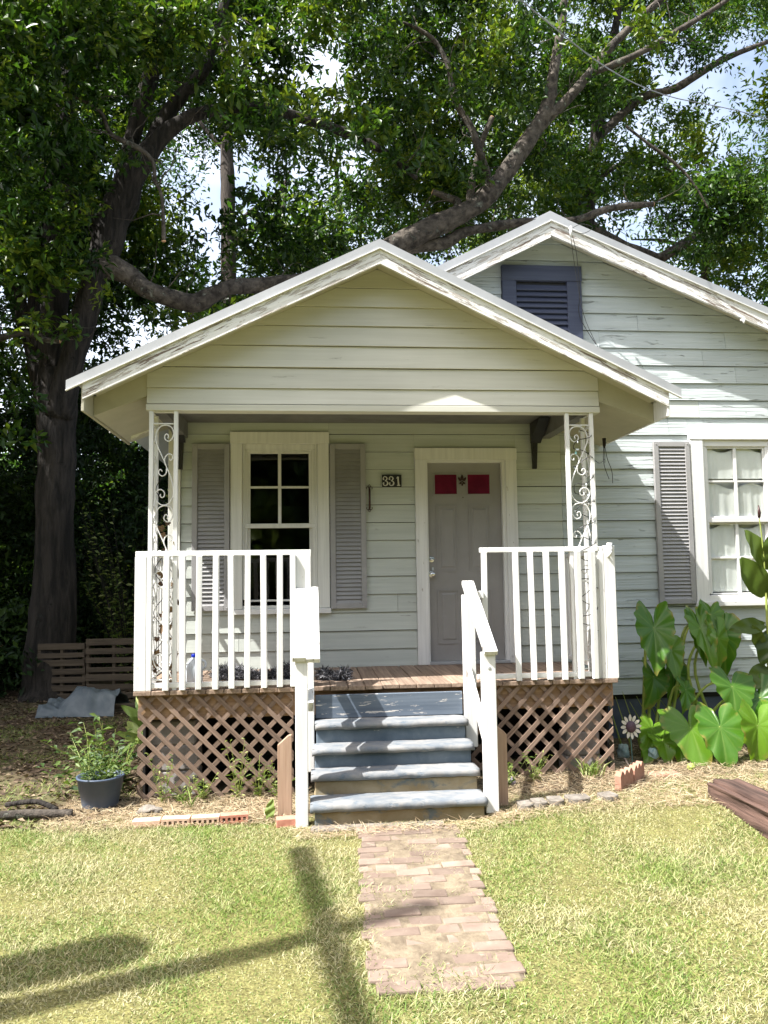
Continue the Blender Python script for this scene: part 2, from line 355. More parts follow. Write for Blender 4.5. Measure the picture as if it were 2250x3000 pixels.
def clip_rect(poly, x0, x1, z0, z1):
    for ax, lim, sg in ((0, x0, 1), (0, x1, -1), (1, z0, 1), (1, z1, -1)):
        out = []
        for i in range(len(poly)):
            a = poly[i]; b = poly[(i+1) % len(poly)]; ia = (a[ax]-lim)*sg >= 0; ib = (b[ax]-lim)*sg >= 0
            if ia: out.append(a)
            if ia != ib:
                t = (lim-a[ax])/(b[ax]-a[ax]); out.append((a[0]+(b[0]-a[0])*t, a[1]+(b[1]-a[1])*t))
        poly = out
        if len(poly) < 3: return []
    return poly
def big_mesh(name, V, sizes, idx, mat, rnd=None, smooth=False, extra=None):
    """numpy mesh: V (n,3), face sizes, flat vertex index; rnd per face"""
    me = bpy.data.meshes.new(name); V = np.asarray(V, np.float32)
    me.vertices.add(len(V)); me.vertices.foreach_set('co', V.ravel())
    sizes = np.asarray(sizes, np.int32); idx = np.asarray(idx, np.int32)
    me.loops.add(len(idx)); me.loops.foreach_set('vertex_index', idx)
    me.polygons.add(len(sizes)); st = np.concatenate([[0], np.cumsum(sizes)[:-1]]).astype(np.int32)
    me.polygons.foreach_set('loop_start', st); me.polygons.foreach_set('loop_total', sizes)
    me.update(calc_edges=True)
    if rnd is not None:
        at = me.attributes.new('rnd', 'FLOAT', 'FACE'); at.data.foreach_set('value', np.asarray(rnd, np.float32))
    me.materials.append(MT[mat]); me.validate(); return me
def unit(a): return a/np.maximum(np.linalg.norm(a, axis=1, keepdims=True), 1e-9)
def leaves(C, dirs, nrm, ln, wd, rnd):
    """diamond leaves folded on the midrib, two triangles each"""
    n = len(C); d = unit(dirs); s = unit(np.cross(d, nrm)); u = np.cross(s, d)
    ln = ln[:, None]; wd = wd[:, None]
    V = np.empty((n, 4, 3)); V[:, 0] = C; V[:, 1] = C+d*ln*.62+s*wd+u*wd*.35; V[:, 2] = C+d*ln-u*ln*.12; V[:, 3] = C+d*ln*.62-s*wd+u*wd*.35
    k = (np.arange(n)*4)[:, None]; idx = np.concatenate([k+[0, 1, 2], k+[0, 2, 3]], 1).ravel()
    return V.reshape(-1, 3), np.full(2*n, 3), idx, np.repeat(rnd, 2)
def foliage(blobs, per=60, leaf=.10, spread=.16, flat=.75, lpt=11, up=.35):
    """leaf rosettes on twig ends spread through each ball-shaped clump"""
    Cs = []; Ds = []; Ns = []; Ls = []; Rn = []
    for (x, y, z, r) in blobs:
        nt_ = max(4, int(per*r*r/.36))
        u = unit(RNG.normal(size=(nt_, 3))); rad = r*(RNG.random(nt_)**.45)*(1+.35*RNG.normal(size=nt_)).clip(.3, 1.7)
        tc = np.array([x, y, z])+u*rad[:, None]*np.array([1.15, 1., flat])
        tone = np.clip(RNG.normal(.48, .22), .02, .97); lf = leaf*RNG.uniform(.75, 1.3)
        ax = unit(u+RNG.normal(size=(nt_, 3))*.6+np.array([0, 0, up]))
        for k in range(lpt):
            dv = unit(ax*.5+RNG.normal(size=(nt_, 3))*.8); ns = unit(RNG.normal(size=(nt_, 3))*.55+np.array([-.2, -.25, .8]))
            Cs.append(tc+RNG.normal(size=(nt_, 3))*spread*.5); Ds.append(dv); Ns.append(ns)
            Ls.append(lf*RNG.uniform(.55, 1.3, nt_)); Rn.append(np.clip(tone+RNG.normal(size=nt_)*.2, 0, 1))
    C = np.concatenate(Cs); L = np.concatenate(Ls)
    return leaves(C, np.concatenate(Ds), np.concatenate(Ns), L, L*.2, np.concatenate(Rn))
def S(t): t = min(1, max(0, t)); return t*t*(3-2*t)
def gz(x, y):
    return .03+.08*S((x+.3)/1.0)*S((y+3.2)/1.0)+.012*mnoise.noise((x*.9, y*.9, 0))-.02*S((-y-3.2)/2)
def struct(o): o['kind'] = 'structure'; return o

# ------------------------------------------------------------------ ground
def ground():
    xs = np.concatenate([[-300, -120, -60, -35, -22], np.linspace(-14, 9, 150), [16, 30, 60, 120, 300]])
    ys = np.concatenate([[-120, -60, -30, -16], np.linspace(-10, 9, 130), [14, 20, 30, 45, 70, 120, 300]])
    V = []; A = []
    for y in ys:
        for x in xs:
            near = -15 < x < 10 and -11 < y < 10
            V.append((x, y, gz(x, y) if near else .02))
            e = -1.95+.12*mnoise.noise((x*1.3, 0, 3))+(.35*S((x-1.1)/.8))
            if x < -2.6: e = -1.75+.25*mnoise.noise((x*1.1, 2, 3))
            A.append(S((e-y)/.25+.5))
    nx = len(xs); F = [(j*nx+i, j*nx+i+1, (j+1)*nx+i+1, (j+1)*nx+i) for j in range(len(ys)-1) for i in range(nx-1)]
    me = mesh('ground', V, F, 'ground', True)
    at = me.attributes.new('lawn', 'FLOAT', 'POINT'); at.data.foreach_set('value', A)
    return struct(obj('ground', me))
GROUND = ground()

# ------------------------------------------------------------------ house
house = empty('house', (1.2, 0, .03), 'pale sage weatherboard cottage with gabled front porch and white railings', 'house')
PF = -1.34                         # front plane of porch posts, beam and deck edge
WALL = (-2.58, 5.16)
PEAK, PSL, PYR = (-.595, 4.594), .4875, -1.608          # porch ridge, slope, rake plane
MPEAK, MSL, MSR, MYR = (1.313, 5.528), .505, .4175, -.25

def main_top(x): return MPEAK[1]-(MSL*(MPEAK[0]-x) if x < MPEAK[0] else MSR*(x-MPEAK[0]))
def main_edges(z, drop):          # x extents under the main roof at height z
    return MPEAK[0]-(MPEAK[1]-drop-z)/MSL, MPEAK[0]+(MPEAK[1]-drop-z)/MSR

OPEN = [(-.118, .94, .0, 3.10), (-1.977, -.992, 1.435, 3.26), (2.82, 3.90, 1.433, 3.312), (.84, 1.705, 4.20, 5.05)]
# front wall: sheathing pieces round the two windows, with siding boards on it
def wall_front():
    mb = MB(); y0, y1 = .02, .10
    for (a, b, c, d) in ((-2.58, -1.83, .5, 3.55), (-1.83, -1.14, .5, 1.56), (-1.83, -1.14, 3.08, 3.6), (-1.14, -.001, .5, 4.4), (-.001, .80, 2.97, 4.4), (.80, 2.99, .5, 4.4), (2.99, 3.69, .5, 1.55), (2.99, 3.69, 3.12, 4.1), (3.69, 5.16, .5, 3.5)):
        mb.box(a, b, y0, y1, c, d)
    # gable top
    n = len(mb.V); pts = [(-2.58, 3.55), (5.16, 3.5), (5.16, 3.62), (1.297, 5.30), (-2.4, 3.6)]
    mb.add([(x, y0+.003, z) for x, z in pts]+[(x, y1-.003, z) for x, z in pts], [(0, 1, 2, 3, 4), (9, 8, 7, 6, 5)])
    return mb.build('front_wall', 'dark', house)
WF = wall_front()
def siding_poly(parent, poly, z0, z1, yb, mat, name='siding_board'):
    """board face is a polygon in (x,z); the bottom edge stands proud like lapped weatherboard"""
    n = len(poly); j = random.uniform(-.0015, .0015); t = random.uniform(-.0015, .0015); h = max(.05, z1-z0)
    ar = sum(poly[i][0]*poly[(i+1) % n][1]-poly[(i+1) % n][0]*poly[i][1] for i in range(n))
    if ar < 0: poly = poly[::-1]
    V = [(x, yb-.026+t+.019*(z-z0)/h, z+j) for x, z in poly]+[(x, yb, z+j) for x, z in poly]
    F = [tuple(range(n)), tuple(range(2*n-1, n-1, -1))]+[(i, i+n, (i+1) % n+n, (i+1) % n) for i in range(n)]
    return obj(name, mesh(name, V, F, mat), parent)
LAP_SHADE = .0042  # open gap to near-black sheathing, put there as a lap shadow line
def cut_half(poly, a, b, c):            # keep a*x+b*z <= c
    out = []
    for i in range(len(poly)):
        p, q = poly[i], poly[(i+1) % len(poly)]; dp = a*p[0]+b*p[1]-c; dq = a*q[0]+b*q[1]-c
        if dp <= 0: out.append(p)
        if (dp < 0 < dq) or (dq < 0 < dp):
            s = dp/(dp-dq); out.append((p[0]+(q[0]-p[0])*s, p[1]+(q[1]-p[1])*s))
    return out
def gable_cut(poly, px, pz, sl, sr):
    poly = cut_half(poly, -sl, 1, pz-sl*px)
    return cut_half(poly, sr, 1, pz+sr*px) if len(poly) > 2 else []
zs = [.545, .715, .89, 1.07, 1.251, 1.432]+[1.432+.181*k for k in range(1, 11)]
while zs[-1] < 5.32: zs.append(zs[-1]+.1875)
JOINTS = {19: [3.02], 18: [2.35, 3.4], 17: [2.1], 16: [2.95], 15: [2.62, 4.1], 14: [4.4], 5: [-.3, 4.2], 3: [-1.9], 9: [4.5], 20: [1.9, 3.3], 21: [2.3]}
for i in range(len(zs)-1):
    z0, z1 = zs[i], zs[i+1]-.0008
    rects = [(WALL[0]+.116, WALL[1], z0+LAP_SHADE, z1)]
    for (a, b, c, d) in OPEN:
        out = []
        for (p, q, u, v) in rects:
            if b <= p or a >= q or d <= u or c >= v: out.append((p, q, u, v)); continue
            if p < a: out.append((p, a, u, v))
            if q > b: out.append((b, q, u, v))
            if v > d+.004: out.append((max(p, a), min(q, b), d+.002, v))
            if u < c-.004: out.append((max(p, a), min(q, b), u, c-.002))
        rects = out
    for (p, q, u, v) in rects:
        js = [j+random.uniform(-.02, .02) for j in JOINTS.get(i, []) if p+.15 < j < q-.15]
        if p < 1.42 < q and z0 < 3.3: js.append(1.425)
        e = sorted([p]+js+[q])
        for k in range(len(e)-1):
            poly = gable_cut([(e[k]+(.0015 if k else 0), u), (e[k+1]-.0015, u), (e[k+1]-.0015, v), (e[k]+(.0015 if k else 0), v)], MPEAK[0], MPEAK[1]-.135, MSL, MSR)
            if len(poly) > 2: siding_poly(WF, poly, z0, z1, .02, 'siding_old' if e[k] > 1.3 or z0 > 3.45 else 'siding')
box('corner_board', -2.585, -2.468, -.022, .02, .54, 3.62, 'trim_cream', WF)
box('foundation', -2.5, 5.1, .03, .12, -.1, .54, 'found', house, 0)
# other walls, floor
mb = MB(); mb.box(-2.58, -2.50, .10, 8., -.1, 3.6).box(5.08, 5.16, .10, 8., -.1, 3.6).box(-2.58, 5.16, 7.92, 8.0, -.1, 3.6)
mb.add([(-2.58, 7.95, 3.6), (5.16, 7.95, 3.6), (1.297, 7.95, 5.3)], [(0, 2, 1)])
mb.build('side_wall', 'siding', house)
box('floor', -2.49, 5.07, .11, 7.9, .80, .85, 'dark', house, 0)
box('inner_wall', -2.49, 5.07, 2.6, 2.65, .86, 3.5, 'dark', house, 0)
box('attic_floor', -2.49, 5.07, .11, 7.9, 3.50, 3.53, 'dark', house, 0)

# ---- roofs
def slope_slab(name, px, pz, xe, s, d0, d1, y0, y1, mat, parent, xs=None, bv=0):
    """slab parallel to the roof slope from the ridge (or xs) to xe, between drops d0 and d1"""
    xs = px if xs is None else xs
    q = lambda x, d: (x, pz-s*abs(x-px)-d)
    return prism_xz(name, [q(xs, d0), q(xe, d0), q(xe, d1), q(xs, d1)], y0, y1, mat, parent, bv)
mroof = slope_slab('main_roof', *MPEAK, -3.06, MSL, .012, .035, MYR+.004, 8.25, 'metal', house)
slope_slab('roof_panel', *MPEAK, 5.75, MSR, .012, .035, MYR+.004, 8.25, 'metal', mroof)
# ribs on the metal sheets
for k in range(14):
    y = .1+k*.6
    for xe, s in ((-3.06, MSL), (5.75, MSR)): slope_slab('roof_rib', *MPEAK, xe, s, -.012, .013, y, y+.03, 'metal', mroof)
mb = MB(); mb.add([(1.136, -.26, 5.455), (1.313, -.26, 5.546), (1.496, -.26, 5.46), (1.136, 8.26, 5.455), (1.313, 8.26, 5.546), (1.496, 8.26, 5.46)], [(0, 3, 4, 1), (1, 4, 5, 2), (0, 1, 2), (3, 5, 4)])
mb.build('ridge_cap', 'metal', mroof)
slope_slab('rake_trim', *MPEAK, -3.10, MSL, 0, .088, MYR-.016, MYR, 'metal', mroof)
slope_slab('rake_trim', *MPEAK, 5.78, MSR, 0, .080, MYR-.016, MYR, 'metal', mroof)
slope_slab('rake_lip', *MPEAK, -3.10, MSL, .0885, .097, MYR-.026, MYR-.002, 'white_x', mroof)
slope_slab('rake_lip', *MPEAK, 5.78, MSR, .0805, .089, MYR-.026, MYR-.002, 'white_x', mroof)
slope_slab('rake_board', *MPEAK, -2.9, MSL, .098, .262, MYR-.006, MYR+.022, 'rake_l', mroof)
slope_slab('rake_board', *MPEAK, 5.6, MSR, .09, .238, MYR-.006, MYR+.022, 'rake_r', mroof)
slope_slab('soffit', *MPEAK, -2.9, MSL, .115, .133, MYR+.023, .0, 'beige', mroof)
slope_slab('soffit', *MPEAK, 5.6, MSR, .115, .133, MYR+.023, .0, 'beige', mroof)
# porch roof
proof = slope_slab('porch_roof', *PEAK, -3.05, PSL, .008, .03, PYR+.004, .35, 'metal', house)
slope_slab('roof_panel', *PEAK, 1.90, PSL, .008, .03, PYR+.004, .018, 'metal', proof)
for k in range(3):
    y = -1.35+k*.6
    slope_slab('roof_rib', *PEAK, -3.05, PSL, -.012, .009, y, y+.03, 'metal', proof)
    slope_slab('roof_rib', *PEAK, 1.90, PSL, -.012, .009, y, y+.03, 'metal', proof)
slope_slab('rake_trim', *PEAK, -3.10, PSL, 0, .076, PYR-.016, PYR, 'metal', proof)
slope_slab('rake_trim', *PEAK, 1.96, PSL, 0, .076, PYR-.016, PYR, 'metal', proof)
slope_slab('rake_lip', *PEAK, -3.10, PSL, .0765, .086, PYR-.027, PYR-.002, 'white_x', proof)
slope_slab('rake_lip', *PEAK, 1.96, PSL, .0765, .086, PYR-.027, PYR-.002, 'white_x', proof)
slope_slab('rake_board', *PEAK, -2.975, PSL, .087, .208, PYR-.006, PYR+.022, 'rake_l', proof)
slope_slab('rake_board', *PEAK, 1.85, PSL, .087, .208, PYR-.006, PYR+.022, 'rake_r', proof)
slope_slab('soffit', *PEAK, -2.93, PSL, .128, .146, PYR+.023, PF-.001, 'beige', proof)
slope_slab('soffit', *PEAK, 1.80, PSL, .128, .146, PYR+.023, PF-.001, 'beige', proof)
box('eave_fascia', -2.985, -2.962, PYR+.002, 0., 3.13, 3.40, 'beige', proof)
box('eave_fascia', 1.836, 1.858, PYR+.002, -.03, 3.112, 3.37, 'white', proof)
prism_xz('eave_closure', [(-2.525, 3.515), (-2.525, 3.318), (-2.960, 3.145), (-2.960, 3.303)], PF-.004, PF+.02, 'beige', proof)
prism_xz('eave_closure', [(1.337, 3.515), (1.337, 3.293), (1.834, 3.114), (1.834, 3.273)], PF-.004, PF+.02, 'beige', proof)
def side_soffit(xa, za, xb, zb):
    V = [(xa, PF+.021, za), (xb, PF+.021, zb), (xb, -.03, zb), (xa, -.03, za)]; V += [(x, y, z+.015) for x, y, z in V]
    F = BOXF if xa < xb else [tuple(reversed(f)) for f in BOXF]
    return obj('soffit', mesh('soffit', V, F, 'beige'), proof)
side_soffit(-2.46, 3.335, -2.960, 3.150); side_soffit(1.28, 3.318, 1.834, 3.120)
# porch gable face and beam
gab = prism_xz('porch_gable', [(-2.50, 3.26), (1.31, 3.26), (1.31, 3.47), (-.60, 4.41), (-2.5, 3.47)], PF+.005, PF+.08, 'dark', house)
gzs = [3.245, 3.384, 3.565, 3.754, 3.929, 4.10, 4.27, 4.44]
for i in range(len(gzs)-1):
    z0, z1 = gzs[i], gzs[i+1]
    poly = gable_cut([(-2.529, z0+LAP_SHADE), (1.334, z0+LAP_SHADE), (1.334, z1-.0008), (-2.529, z1-.0008)], PEAK[0], PEAK[1]-.148, PSL, PSL)
    if len(poly) > 2: siding_poly(gab, poly, z0, z1, PF+.005, 'siding_gable')
box('beam_trim', -2.535, 1.339, PF-.024, PF+.10, 3.19, 3.244, 'siding_gable', gab, .003)
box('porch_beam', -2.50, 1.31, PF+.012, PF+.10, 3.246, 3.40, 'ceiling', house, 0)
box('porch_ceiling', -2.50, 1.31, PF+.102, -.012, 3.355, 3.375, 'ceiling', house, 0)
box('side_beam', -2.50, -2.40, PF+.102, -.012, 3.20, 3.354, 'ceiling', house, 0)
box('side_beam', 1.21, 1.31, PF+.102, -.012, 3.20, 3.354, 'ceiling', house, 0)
# black brackets under the ceiling
for bx in (-2.50, 1.10):
    mb = MB(); mb.add([(bx, -.08, 3.34), (bx+.07, -.08, 3.34), (bx+.052, -.05, 2.88), (bx+.014, -.05, 2.88), (bx, -.012, 3.34), (bx+.07, -.012, 3.34), (bx+.052, -.012, 2.88), (bx+.014, -.012, 2.88)],
           [(0, 3, 2, 1), (4, 5, 6, 7), (0, 1, 5, 4), (1, 2, 6, 5), (2, 3, 7, 6), (3, 0, 4, 7)])
    mb.add([(bx-.02, -.42, 3.34), (bx+.09, -.42, 3.34), (bx+.09, -.081, 3.14), (bx-.02, -.081, 3.14), (bx-.02, -.081, 3.34), (bx+.09, -.081, 3.34)],
           [(0, 3, 2, 1), (0, 1, 5, 4), (3, 4, 5, 2), (0, 4, 3), (1, 2, 5)])
    mb.build('bracket', 'black', house)
# attic vent
vent = MB().box(.995, 1.545, .0, .018, 4.25, 4.885).build('attic_vent', 'black', house)
for nm, a in (('vent_frame', (.84, 1.705, -.045, .018, 4.885, 5.05)), ('vent_frame', (.845, .993, -.04, .018, 4.22, 4.884)), ('vent_frame', (1.543, 1.70, -.04, .018, 4.22, 4.884))): box(nm, *a, 'navy', vent)
me = mesh('slat', [(.996, -.038, -.02), (1.542, -.038, -.02), (1.542, -.004, .045), (.996, -.004, .045), (.996, -.030, -.026), (1.542, -.030, -.026), (1.542, .004, .039), (.996, .004, .039)], [(0, 1, 2, 3), (4, 7, 6, 5), (0, 4, 5, 1), (3, 2, 6, 7)], 'navy')
for k in range(10): obj('slat', me, vent, T(random.uniform(-.002, .002), 0, 4.25+k*.062+random.uniform(-.004, .004)))

# ---- window behind the porch
def shutter(x0, x1, z0, z1, n, yb=0.0, gap=True):
    w = x1-x0; fr = .053
    sh = MB().box(x0, x1, yb-.004, yb-.0005, z0, z1).build('shutter', 'shutter', house)
    for a in ((x0, x0+fr, z0, z1), (x1-fr, x1, z0, z1), (x0+fr+.0005, x1-fr-.0005, z1-fr, z1), (x0+fr+.0005, x1-fr-.0005, z0, z0+fr)):
        box('shutter_frame', a[0], a[1], yb-.034, yb-.0045, a[2], a[3], 'shutter', sh)
    h = (z1-z0-2*fr)/n; xa, xb = x0+fr+.001, x1-fr-.001
    me = mesh('slat', [(xa, yb-.030, 0), (xb, yb-.030, 0), (xb, yb-.010, h*.97), (xa, yb-.010, h*.97), (xa, yb-.006, 0), (xb, yb-.006, 0), (xb, yb-.006, h*.97), (xa, yb-.006, h*.97)], [(0, 1, 2, 3), (1, 0, 4, 5), (3, 2, 6, 7)], 'shutter')
    for k in range(n): obj('slat', me, sh, T(0, 0, z0+fr+k*h))
    screw = mesh('screw', *tubevf([(0, -.003, 0), (0, .002, 0)], [.005, .007], 8), 'shutter')
    for a, b in ((x0+.026, z1-.026), (x1-.026, z1-.026), (x0+.026, z0+.026), (x1-.026, z0+.026)): obj('screw', screw, sh, T(a, yb-.036, b))
shutter(-2.351, -1.984, 1.478, 3.138, 38, -.012)
shutter(-.986, -.624, 1.478, 3.138, 38, -.012)
shutter(2.417, 2.812, 1.463, 3.166, 42, -.012)

def window_left():
    w = MB().box(-1.835, -1.812, -.002, .09, 1.56, 3.08).box(-1.168, -1.135, -.002, .09, 1.56, 3.08).box(-1.811, -1.169, .0, .09, 3.066, 3.082).build('window', 'trim_cream', house)
    box('casing', -1.977, -1.86, -.035, .019, 1.49, 3.139, 'trim_cream', w); box('casing', -1.112, -.994, -.035, .019, 1.49, 3.139, 'trim_cream', w)
    box('casing', -1.981, -.990, -.038, .019, 3.140, 3.26, 'trim_cream', w)
    box('casing', -1.859, -1.836, -.012, .019, 1.58, 3.138, 'trim_cream', w); box('casing', -1.134, -1.113, -.012, .019, 1.58, 3.138, 'trim_cream', w)
    box('head_stop', -1.835, -1.135, -.008, .018, 3.083, 3.138, 'trim_cream', w)
    box('sill', -1.985, -.985, -.055, .02, 1.437, 1.487, 'white_x', w); box('apron', -1.86, -1.112, -.02, .02, 1.4875, 1.52, 'trim_cream', w)
    # upper sash with four panes
    for a in ((-1.8115, -1.783, 2.336, 3.065), (-1.197, -1.1685, 2.336, 3.065), (-1.507, -1.475, 2.336, 3.065), (-1.7825, -1.5075, 3.045, 3.065), (-1.4745, -1.1975, 3.045, 3.065), (-1.7825, -1.5075, 2.692, 2.714), (-1.4745, -1.1975, 2.692, 2.714)):
        box('sash_bar', a[0], a[1], .008, .035, a[2], a[3], 'trim_cream', w, .002)
    box('meeting_rail', -1.836, -1.134, -.005, .04, 2.291, 2.3355, 'trim_cream', w)
    for a in ((-1.8115, -1.785, 1.578, 2.2905), (-1.195, -1.1685, 1.578, 2.2905)): box('sash_bar', a[0], a[1], .028, .055, a[2], a[3], 'trim_cream', w, .002)
    box('bottom_rail', -1.8115, -1.1685, .020, .058, 1.521, 1.5775, 'trim_cream', w, .002)
    for a in ((-1.783, -1.507, 2.714, 3.045), (-1.475, -1.197, 2.714, 3.045), (-1.783, -1.507, 2.336, 2.692), (-1.475, -1.197, 2.336, 2.692)): box('pane', a[0], a[1], .018, .021, a[2], a[3], 'glass', w, 0)
    box('pane', -1.785, -1.195, .040, .043, 1.578, 2.29, 'glass', w, 0)
window_left()

def window_right():
    w = MB().box(2.988, 3.009, -.002, .09, 1.56, 3.12).box(3.671, 3.70, -.002, .09, 1.56, 3.12).build('window', 'white', house)
    box('casing', 2.822, 2.962, -.037, .019, 1.482, 3.190, 'white', w); box('casing', 3.722, 3.862, -.037, .019, 1.482, 3.190, 'white', w)
    box('casing', 2.815, 3.869, -.042, .019, 3.191, 3.312, 'white_x', w)
    box('casing', 2.963, 2.987, -.014, .019, 1.56, 3.189, 'white', w); box('casing', 3.701, 3.721, -.014, .019, 1.56, 3.189, 'white', w)
    box('head_stop', 2.988, 3.70, -.01, .02, 3.121, 3.189, 'white_x', w)
    box('sill', 2.808, 3.88, -.058, .02, 1.433, 1.481, 'white_x', w); box('apron', 2.963, 3.721, -.03, .02, 1.4815, 1.545, 'white_x', w)
    for (z0, z1, y) in ((2.355, 3.12, .008), (1.546, 2.310, .030)):
        zm = (z0+z1)/2
        for a in ((3.0095, 3.030, z0, z1), (3.650, 3.6705, z0, z1), (3.320, 3.352, z0, z1)): box('sash_bar', a[0], a[1], y, y+.028, a[2], a[3], 'white', w, .002)
        for xa, xb in ((3.0305, 3.3195), (3.3525, 3.6495)):
            for q in (z0, zm, z1-.02): box('sash_bar', xa, xb, y+.001, y+.027, q, q+.02, 'white_x', w, .002)
            for q in (z0+.02, zm+.02): box('pane', xa, xb, y+.012, y+.015, q, q+(z1-z0)/2-.04, 'glass', w, 0)
    box('meeting_rail', 2.988, 3.70, -.004, .04, 2.311, 2.3545, 'white_x', w)
    # gathered cloth and paper behind the panes
    nx, nz = 60, 16
    for (za, zb, amp) in ((1.58, 2.27, .010), (2.36, 2.70, .010), (2.78, 3.09, .004)):
        V = []; F = []
        for j in range(nz+1):
            for i in range(nx+1):
                u, v = i/nx, j/nz; x = 3.025+.63*u
                top = .03*math.sin(u*9+za*3)*v
                V.append((x, (.062 if za < 2 else .040)+amp*(math.sin(u*46+2*math.sin(u*7)+za)*.5+.5*math.sin(u*23+v*2+za*5))*(.4+.6*(1-v)), za+(zb-za)*v+top))
        F = [(j*(nx+1)+i, j*(nx+1)+i+1, (j+1)*(nx+1)+i+1, (j+1)*(nx+1)+i) for j in range(nz) for i in range(nx)]
        obj('curtain', mesh('curtain', V, F, 'curtain', True), w)
    box('backing_sheet', 2.99, 3.69, .102, .106, 1.55, 3.12, 'paperblind', w, 0)
window_right()

# ---- front door
def door():
    d = box('door', .0, .785, .035, .075, .932, 2.965, 'door', house, .002)
    box('casing', -.118, .0, -.035, .019, .902, 2.972, 'white', d); box('casing', .822, .94, -.035, .019, .902, 2.972, 'white', d)
    box('casing', -.122, .944, -.038, .019, 2.973, 3.098, 'trim_cream', d)
    box('jamb', .0005, .012, -.02, .034, .932, 2.972, 'white', d, .001); box('jamb', .786, .8215, -.02, .076, .902, 2.972, 'white', d, .001)
    box('jamb', .0125, .7855, -.012, .034, 2.95, 2.972, 'white_x', d, .001)
    box('threshold', -.0, .82, -.05, .075, .902, .931, 'metal', d)
    def panel(x0, x1, z0, z1, nm='door_panel'):
        mb = MB(); b = .016
        for (a, c, e, f) in ((x0, x0+b, z0, z1), (x1-b, x1, z0, z1), (x0+b, x1-b, z1-b, z1), (x0+b, x1-b, z0, z0+b)): mb.box(a, c, .027, .0349, e, f)
        mb.add([(x0+.04, .0345, z0+.04), (x1-.04, .0345, z0+.04), (x1-.04, .0345, z1-.04), (x0+.04, .0345, z1-.04), (x0+.055, .028, z0+.055), (x1-.055, .028, z0+.055), (x1-.055, .028, z1-.055), (x0+.055, .028, z1-.055)],
               [(4, 5, 6, 7), (0, 1, 5, 4), (1, 2, 6, 5), (2, 3, 7, 6), (3, 0, 4, 7)])
        return mb.build(nm, 'door', d, bv=0)
    panel(.100, .330, 1.832, 2.518); panel(.440, .670, 1.832, 2.518); panel(.100, .330, 1.10, 1.650); panel(.440, .670, 1.10, 1.650)
    for x0, x1 in ((.092, .322), (.436, .666)):
        p = box('door_light', x0, x1, .029, .0345, 2.628, 2.830, 'redglass', d, 0); tag(p, 'red coloured glass light near the top of the door')
        for (a, c, e, f) in ((x0-.012, x0, 2.616, 2.842), (x1, x1+.012, 2.616, 2.842), (x0, x1, 2.830, 2.842), (x0, x1, 2.616, 2.628)): box('light_frame', a+.0003, c-.0003, .024, .0348, e+.0003, f-.0003, 'door', d, .001)
    # fleur de lis
    mb = MB(); cx, cz = .379, 2.768
    def petal(x, z, w, h, ang):
        n = 12; pts = []
        for k in range(n):
            a = 2*math.pi*k/n; px = math.sin(a)*w*(1-.35*math.cos(a)); pz = math.cos(a)*h
            pts.append((x+px*math.cos(ang)-pz*math.sin(ang), z+px*math.sin(ang)+pz*math.cos(ang)))
        k = len(pts); mb.add([(a, .022, b) for a, b in pts]+[(a, .034, b) for a, b in pts], [tuple(range(k)), tuple(range(2*k-1, k-1, -1))]+[(i, i+k, (i+1) % k+k, (i+1) % k) for i in range(k)])
    petal(cx, cz+.030, .014, .030, 0); petal(cx-.027, cz+.014, .012, .024, .75); petal(cx+.027, cz+.014, .012, .024, -.75)
    petal(cx, cz-.011, .011, .007, 0); petal(cx-.019, cz-.028, .009, .015, 2.2); petal(cx+.019, cz-.028, .009, .015, -2.2); petal(cx, cz-.044, .009, .014, math.pi)
    mb.build('fleur_ornament', 'bronze', d)
    for z, r, l in ((1.956, .030, .02), (1.806, .034, .058)):
        mb = MB(); mb.tube([(.045, .036, z), (.045, .028, z), (.045, .026, z)], [r, r, r*.8], 16)
        if l > .03: mb.tube([(.045, .027, z), (.045, .0, z), (.045, -.012, z), (.045, -.03, z), (.045, -.04, z), (.045, -.043, z)], [.012, .012, .022, .027, .022, .008], 16)
        else: mb.tube([(.045, .027, z), (.045, .016, z)], [.017, .014], 16)
        mb.build('door_knob' if l > .03 else 'deadbolt', 'chrome', d, True)
    box('latch_plate', .048, .064, .030, .0348, 1.846, 1.876, 'jug', d, .001)
    MB().tube([(.385, .036, 2.592), (.385, .028, 2.592)], [.006, .005], 8).build('peephole', 'bronze', d)
door()

# ---- house number and the iron pull beside it
def stroke(mb, pts, ws, y0, y1):
    pts = [Vector((p[0], 0, p[1])) for p in pts]; L = []; R = []
    for i, p in enumerate(pts):
        d = (pts[min(i+1, len(pts)-1)]-pts[max(i-1, 0)]).normalized(); n = Vector((-d.z, 0, d.x))*ws[i]
        L.append(p+n); R.append(p-n)
    k = len(pts); V = [(q.x, y0, q.z) for q in L+R]+[(q.x, y1, q.z) for q in L+R]; F = []
    for i in range(k-1): F += [(i, i+1, k+i+1, k+i), (i, 2*k+i, 2*k+i+1, i+1), (k+i, k+i+1, 3*k+i+1, 3*k+i)]
    mb.add(V, F)
plate = box('house_number', -.457, -.258, -.034, -.022, 2.697, 2.822, 'black', house, .002)
def digit3(x, z, s):
    P = [(-.42, .55), (-.30, .40), (-.50, .36), (-.46, .72), (-.15, .98), (.22, .86), (.36, .55), (.20, .22), (-.05, .06), (.30, -.06), (.50, -.42), (.38, -.82), (0, -1.0), (-.36, -.86), (-.52, -.52), (-.36, -.38), (-.26, -.56)]
    W = [.05, .10, .10, .07, .06, .10, .15, .12, .05, .10, .17, .16, .09, .07, .10, .10, .05]
    sp = spline([(a, b, c) for (a, b), c in zip(P, W)], 5); mb = MB()
    stroke(mb, [(x+q[0]*s, z+q[1]*s) for q in sp], [max(.004, q[2]*s*.9) for q in sp], -.040, -.0345); mb.build('digit', 'digit', plate)
